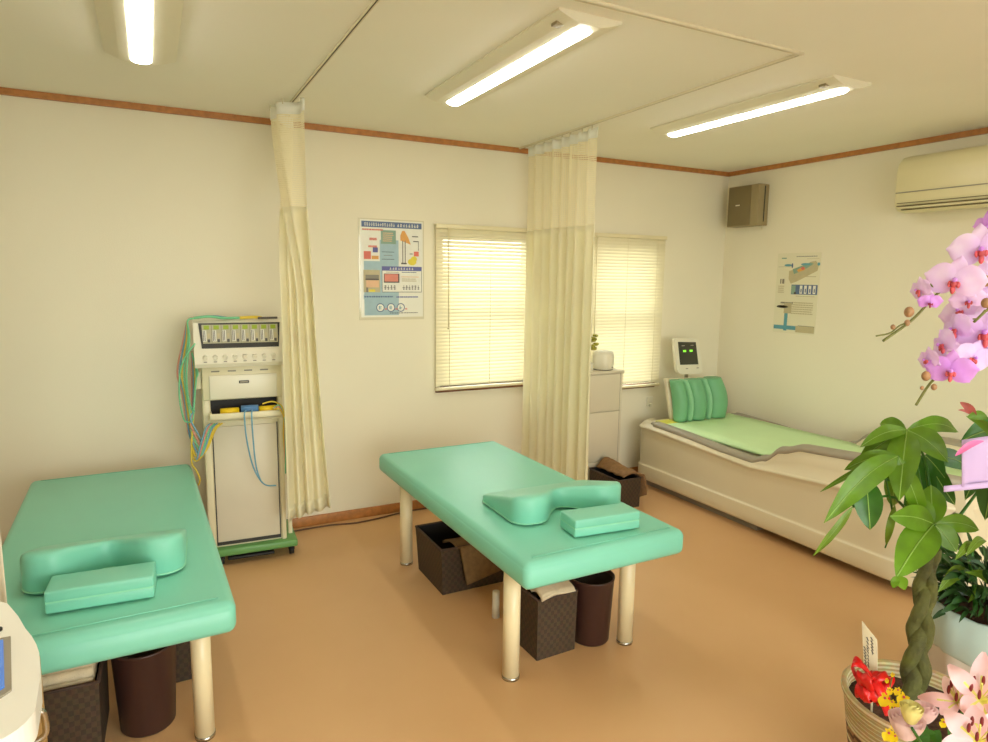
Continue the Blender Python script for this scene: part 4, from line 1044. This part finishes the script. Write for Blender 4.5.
# ------------------------------------------------------------------ moth orchid on its stand (pot just outside the frame)
o0 = at(1100, 470, 1.58); ox, oy = o0.x, o0.y
st = empty('plant_stand', (ox, oy, 0), 'white stand at the right edge holding the wrapped orchid', 'stand')
b = MB(); b.box(ox-.11, ox+.11, oy-.11, oy+.11, .82, .85, bev=.004); b.build('stand_top', M_white, st)
for sx in (-1, 1):
    for sy in (-1, 1):
        b = MB(); b.box(ox+sx*.09-.012, ox+sx*.09+.012, oy+sy*.09-.012, oy+sy*.09+.012, 0, .82); b.build('leg', M_white, st)
t = empty('moth_orchid', (ox, oy, .85), 'arching pink moth orchid in lilac wrapping at the right edge', 'orchid')
b = MB(); b.lathe([(0, 0), (.08, 0), (.085, .01), (.10, .20), (.094, .20), (.085, .18), (0, .18)], (ox, oy, .85), 32); b.build('pot', M_white, t)
b = MB()
def wrapf(u, v):
    a = 2*PI*u; R_ = lerp(.105, .165, v)+.006*math.sin(a*11)*v; z = .90+.245*v-.008*math.sin(a*4)*v
    if v < .2: R_ += .02*(1-v/.2)
    return Vector((ox+R_*math.cos(a), oy+R_*math.sin(a), z))
b.grid(lambda u, v: wrapf(u, v), 64, 12); b.build('wrapping_paper', M_pinkp, t, solid=.002)
b = MB()
b.grid(lambda u, v: at(lerp(944, 1040, u), lerp(492, 483, u)-6*v, lerp(1.44, 1.53, u)-.01*math.sin(3*u)), 14, 2); b.grid(lambda u, v: at(lerp(962, 1042, u), lerp(487-3*u, 440-12*u, v), lerp(1.45, 1.53, u)-.02*math.sin(2*v)+.008*math.sin(9*u)), 16, 6)
b.build('paper_fold', M_pinkp, t, solid=.0015)
b = MB(); leaf(b, at(955, 456, 1.43), at(984, 441, 1.42), .012, m=0, mv=None); b.build('pink_ribbon', mat('pink_ribbon', (232, 110, 170), .4, .05, 20), t)
b = MB()
for (p, q, w_) in (((1040, 440), (1000, 455), .07), ((1040, 440), (1090, 450), .07), ((1035, 440), (1010, 420), .06)): leaf(b, at(p[0], p[1], 1.55), at(q[0], q[1], 1.5), w_, bulge=.2, mv=None)
b.build('leaf', M_leaf2, t)
def stemo(pts, r=.0028):
    b = MB(); b.tube([at(*p) for p in pts], r, 7, res=6); return b.build('flower_stem', M_stem, t)
stemo([(1046, 470, 1.55), (1050, 300, 1.5), (1040, 215, 1.45), (1005, 225, 1.44), (975, 258, 1.44), (947, 285, 1.42), (935, 296, 1.42), (920, 312, 1.42), (912, 320, 1.42), (903, 327, 1.42), (883, 341, 1.42)])
stemo([(909, 322, 1.42), (899, 326, 1.42), (890, 333, 1.42), (876, 336, 1.42)], .0018)
stemo([(930, 284, 1.42), (938, 290, 1.42), (946, 286, 1.42)], .002)
stemo([(1050, 470, 1.55), (1060, 330, 1.5), (1030, 290, 1.46), (995, 310, 1.46), (960, 340, 1.46), (940, 372, 1.44), (928, 386, 1.43), (916, 405, 1.42)])
stemo([(1052, 470, 1.55), (1062, 300, 1.42), (1020, 288, 1.38), (992, 306, 1.38), (974, 322, 1.38)])
stemo([(985, 310, 1.38), (978, 318, 1.38), (973, 319, 1.38)], .0016)
def bloom(px, py, d, size, tilt=0, face=(0, 0), mt=M_orch, closed=1.0, lipm=M_lip, lips=1.0):
    """size = petal span in metres; face = yaw, pitch away from the viewer"""
    c = at(px, py, d); n = (CAM-c).normalized(); u = Vector((0, 0, 1)); s = u.cross(n).normalized(); u = n.cross(s)
    R = Matrix.Rotation(face[0], 3, u) @ Matrix.Rotation(face[1], 3, s); n = R @ n; s = R @ s; u = R @ u
    R = Matrix.Rotation(tilt, 3, n); s = R @ s; u = R @ u
    b = MB(); r = size/2
    def petal(ang, Ln, w, back, cup):
        dv = s*math.cos(ang)+u*math.sin(ang)*closed; sd = n.cross(dv).normalized(); rows = []
        nl = 8
        for i in range(nl+1):
            k = i/nl; ww = w/2*math.sin(PI*min(.985, .06+k*.94))**.6
            row = []
            for j in (-1, -.5, 0, .5, 1): row.append(b.b.verts.new(c+dv*(Ln*k*(1-.07*j*j))+sd*(ww*j)+n*(-back*k*k*Ln+cup*ww*j*j*.6+.0015*math.sin(9*k+j*3))-n*.001))
            rows.append(row)
        for A, B in zip(rows, rows[1:]):
            for j in range(4): b.face([A[j], A[j+1], B[j+1], B[j]], 0, True)
    for a, L_, w_ in ((90, .95, .62), (215, .92, .58), (325, .92, .58)): petal(math.radians(a), r*L_, r*w_, .25, -.1)
    c2 = c; c = c+n*.002
    for a in (8, 172): petal(math.radians(a), r*1.05, r*1.18, .08, -.15)
    o = b.build('bloom', mt, t)
    b = MB(); q = c2+n*.006-u*r*.10
    for (dx, dy, rr, sc_) in ((0, 0, .13, (1, 1, 1.2)), (-.14, -.02, .10, (1, .6, 1.3)), (.14, -.02, .10, (1, .6, 1.3)), (0, -.22, .12, (1, .7, 1.5))):
        b.ball(q+s*dx*r+u*dy*r, r*rr*lips*.95, sc3=sc_, n=10)
    b.ball(q+u*r*.16+n*.004, r*.09, m=1, n=8)
    b.build('lip', [lipm, M_orch2], o)
bloom(981, 250, 1.40, .118, .1, (.1, .1)); bloom(955, 281, 1.39, .112, -.12, (-.1, .1))
bloom(968, 300, 1.41, .07, .2, (.3, .5), M_orch); bloom(920, 290, 1.42, .062, .3, (-.9, .2), M_orch)
bloom(930, 302, 1.41, .048, 0, (.3, .3), M_orch2, lipm=M_lip2); bloom(990, 226, 1.43, .07, .2, (-.5, .4), M_orch2)
bloom(985, 333, 1.42, .13, .15, (.0, .15)); bloom(955, 330, 1.45, .09, .5, (-.9, .1)); bloom(943, 345, 1.44, .085, .6, (-1.0, .2))
bloom(970, 345, 1.46, .11, -.2, (.5, .3)); bloom(928, 360, 1.43, .062, .2, (-.9, .2)); bloom(951, 371, 1.40, .094, .0, (0, .25), M_orch2)
bloom(973, 358, 1.42, .085, -.3, (.5, .2), M_orch); bloom(995, 350, 1.44, .11, .1, (.2, .2)); bloom(1000, 275, 1.44, .1, .1, (.3, .1))
bloom(960, 312, 1.47, .09, .4, (-.5, -.2)); bloom(992, 300, 1.46, .11, 0, (.1, 0))
for (px, py, r_) in ((909, 312, .0098), (907, 323, .006), (893, 327, .005), (926, 376, .009), (934, 387, .006), (922, 388, .004), (986, 281, .010), (986, 303, .009)):
    b = MB(); b.ball(at(px, py, 1.42 if px < 980 else 1.37), r_, sc3=(1, 1, 1.2), n=12); b.build('bud', M_bud, t)

# red tipped shoot near the orchid wrap
b = MB(); leaf(b, at(976, 418, 1.6), at(960, 402, 1.6), .018, m=0, mv=None); leaf(b, at(970, 414, 1.6), at(958, 410, 1.6), .006, m=0, mv=None); b.build('red_leaf', mat('red_leaf', (176, 84, 72), .5, .2, 30), t)
b = MB(); leaf(b, at(967, 417, 1.6), at(988, 418, 1.6), .022, m=0, mv=None); leaf(b, at(1000, 445, 1.62), at(966, 416, 1.6), .02, m=0, mv=None); b.build('leaf', M_leaf, t)
b = MB(); b.tube([at(1042, 462, 1.58), at(1015, 440, 1.61), at(980, 420, 1.6)], .003, 6); b.build('shoot_stem', M_stem, t)

# ------------------------------------------------------------------ front flower arrangement
v0 = at(975, 800, 1.42); vx, vy = v0.x, v0.y
sl = empty('flower_stool', (vx, vy, 0), 'low white stool below the lilies, outside the picture', 'stool')
b = MB(); b.cyl((vx, vy, .22), (vx, vy, .25), .13, n=32); b.build('seat', M_white, sl)
for k in range(3):
    a = k*2.094; b = MB(); b.cyl((vx+.10*math.cos(a), vy+.10*math.sin(a), 0), (vx+.08*math.cos(a), vy+.08*math.sin(a), .22), .012, n=10); b.build('leg', M_white, sl)
t = empty('flower_arrangement', (vx, vy, .25), 'pink lilies, pink roses and yellow sprays at the lower right corner', 'flowers')
b = MB(); b.lathe([(0, 0), (.06, 0), (.07, .01), (.085, .15), (.08, .15), (.065, .02), (0, .02)], (vx, vy, .25), 28); b.build('vase', M_white, t)
def fstem(px, py, d):
    b = MB(); q = at(px, py, d); m0 = Vector((vx, vy, .30)); b.tube([m0, m0.lerp(q, .5)+Vector((0, 0, .03)), q-Vector((0, 0, .0))], .003, 7); b.build('flower_stem', M_leaf2, t)
def lily(px, py, d, tips, w_=.045, throat=True, stam=True, face=None, stemend=None):
    c = at(px, py, d); n = face or (CAM-c).normalized(); b = MB()
    for (x, y, dd, curl) in tips:
        tip = at(x, y, dd); dv = tip-c; L_ = dv.length; dn = dv.normalized(); sd = dn.cross(n).normalized(); rows = []
        for i in range(11):
            k = i/10; ww = w_/2*math.sin(PI*min(.97, .10+k*.88))**.8
            ctr = c+dv*k+n*(.22*L_*math.sin(PI*k*.9)-curl*L_*k**3)
            rows.append([b.b.verts.new(ctr+sd*(ww*j)+n*(.25*ww*j*j+.0012*math.sin(k*20+j*5)*abs(j))) for j in (-1, -.5, -.12, .12, .5, 1)])
        for k_, (A, B) in enumerate(zip(rows, rows[1:])):
            for j in range(5): b.face([A[j], A[j+1], B[j+1], B[j]], 1 if (j == 2 and k_ < 5) or k_ < 1 else 0, True)
    o = b.build('lily_bloom', [M_lily, M_lilyc], t)
    if stam:
        b = MB()
        for k in range(6):
            a = k*1.047+.3; s = n.orthogonal().normalized(); u_ = n.cross(s); dr = (n*1+Vector((0, 0, .7))+s*.42*math.cos(a)+u_*.42*math.sin(a)).normalized()
            e = c+dr*.062; b.tube([c, c+dr*.03, e], .0012, 5, 0); R = Matrix.Rotation(a, 3, 'Z'); b.ball(e, .0035, m=1, sc3=(1, 1, 3), n=8, rotm=R)
        b.tube([c, c+(n+Vector((0, 0, .7))).normalized()*.075], .002, 6, 0)
        b.build('stamens', [M_lilyc, M_anth], o)
    if stemend: fstem(*stemend)
# big open lily at the right edge
lily(980, 700, 1.36, [(948, 664, 1.33, .25), (984, 652, 1.36, .05), (1020, 690, 1.36, .2), (962, 712, 1.30, .2), (1000, 745, 1.30, .2), (1015, 660, 1.38, .1)], .040, stemend=(982, 712, 1.38))
# narrower one behind it
lily(957, 702, 1.42, [(917, 697, 1.42, .35), (944, 676, 1.42, .2), (962, 676, 1.42, .1), (970, 706, 1.39, .1), (940, 714, 1.4, .1)], .030, stemend=(962, 722, 1.43))
# low one at the bottom edge
lily(978, 742, 1.28, [(944, 711, 1.27, .2), (974, 705, 1.30, .05), (938, 752, 1.25, .2), (1010, 712, 1.28, .2), (960, 775, 1.22, .2), (1005, 770, 1.24, .2)], .044, stemend=(980, 750, 1.32))
def rosebud(px, py, d, r, mt, sq=1.0):
    c = at(px, py, d); b = MB()
    for L_, (rr, op, hh) in enumerate(((.45, .1, 1.0), (.7, .2, .95), (.9, .32, .85), (1.05, .5, .7))):
        for k in range(4 if L_ > 1 else 3):
            a0 = k*2*PI/(4 if L_ > 1 else 3)+L_*.7
            def fn(u, v):
                a = a0+(u-.5)*1.9; z = (v-.45)*2*hh; R_ = rr*(.45+.55*math.sin(PI*min(.62, .12+v*.5)))+op*v*v*.5
                return c+Vector((math.cos(a)*R_*r, math.sin(a)*R_*r, (z-.15*(2*u-1)**2*v)*r*sq))
            b.grid(fn, 8, 8)
    return b.build('rosebud', mt, t)
rosebud(906, 727, 1.36, .027, M_rose); fstem(909, 740, 1.37)
rosebud(911, 714, 1.33, .017, M_rosew, 1.3); fstem(912, 728, 1.32)
rosebud(924, 714, 1.40, .02, M_rose); fstem(924, 722, 1.41)
b = MB()
for (p, q, w_) in (((930, 742), (922, 728), .03), ((930, 745), (940, 730), .03), ((962, 725), (972, 700), .02), ((962, 725), (948, 735), .03), ((915, 750), (930, 736), .03), ((985, 712), (970, 730), .02), ((966, 716), (962, 742), .02)):
    leaf(b, at(p[0], p[1], 1.40), at(q[0], q[1], 1.38), w_, mv=None)
b.build('leaf', M_leaf2, t)
# yellow oncidium spray
b = MB(); b.tube([at(895, 745, 1.45), at(893, 715, 1.5), at(890, 690, 1.55), at(893, 674, 1.58)], .0015, 6); b.tube([at(893, 715, 1.5), at(905, 700, 1.52), at(900, 690, 1.55)], .0012, 6)
v1 = Vector((vx, vy, .32)); b.tube([v1, (v1+at(895, 745, 1.45))/2+Vector((0, 0, .04)), at(895, 745, 1.45)], .002, 6); b.build('spray_stem', M_stem, t)
rnd = random.Random(12)
for (px, py, s_) in ((887, 680, .5), (890, 690, .8), (885, 698, 1.4), (892, 702, .8), (904, 697, 1.4), (898, 690, .9), (895, 708, 1.3), (900, 703, .8), (911, 708, 1.2), (897, 716, 1.0), (889, 733, 1.3), (896, 724, 1.1), (906, 712, 1.0), (944, 722, .9), (893, 674, .5), (895, 736, 1.1)):
    b = MB(); c = at(px, py, 1.52 if py < 712 else 1.46); n = (CAM-c).normalized(); s = Vector((0, 0, 1)).cross(n).normalized(); u = n.cross(s)
    for (a, L_, w_) in ((-90, 1.0, 1.3), (-40, .6, .5), (220, .6, .5), (30, .55, .35), (150, .55, .35), (90, .55, .35)):
        a = math.radians(a+rnd.uniform(-25, 25)); leaf(b, c, c+(s*math.cos(a)+u*math.sin(a))*.0115*s_*L_*1.35+n*.002, .0120*s_*w_, mv=None, nl=4, bulge=.02)
    b.ball(c+n*.002, .0022*s_, m=1, n=6)
    b.build('spray_bloom', [M_onc, M_lip], t)
# ------------------------------------------------------------------ world, daylight and view
w = bpy.data.worlds.new('overcast_sky'); sc.world = w; w.use_nodes = True
N = w.node_tree.nodes; L = w.node_tree.links
bg = N['Background']; bg.inputs['Strength'].default_value = 5.0
tc = N.new('ShaderNodeTexCoord'); sp = N.new('ShaderNodeSeparateXYZ'); cr = N.new('ShaderNodeValToRGB')
L.new(tc.outputs['Generated'], sp.inputs[0]); L.new(sp.outputs['Z'], cr.inputs[0])
cr.color_ramp.elements[0].color = (1, .97, .90, 1); cr.color_ramp.elements[1].color = (.72, .84, 1, 1)
L.new(cr.outputs[0], bg.inputs['Color'])
def portal(name, loc, rot, sx, sy):
    l = bpy.data.lights.new(name, 'AREA'); l.shape = 'RECTANGLE'; l.size = sx; l.size_y = sy; l.energy = 1; l.cycles.is_portal = True
    o = bpy.data.objects.new(name, l); COL.objects.link(o); o.location = loc; o.rotation_euler = rot
portal('added_door_daylight', ((D1[0]+D1[1])/2, YF-.10, D1[2]/2), (-PI/2, 0, PI), D1[1]-D1[0], D1[2])  # guides sky light through the added door
portal('window_daylight', ((W1[0]+W1[1])/2, YB+.11, (W1[2]+W1[3])/2), (-PI/2, 0, 0), W1[1]-W1[0], W1[3]-W1[2])
portal('window_daylight', ((W2[0]+W2[1])/2, YB+.11, (W2[2]+W2[3])/2), (-PI/2, 0, 0), W2[1]-W2[0], W2[3]-W2[2])
sc.view_settings.view_transform = 'Standard'; sc.view_settings.look = 'None'; sc.view_settings.exposure = 0.95; sc.view_settings.gamma = 1
sc.view_settings.use_curve_mapping = False
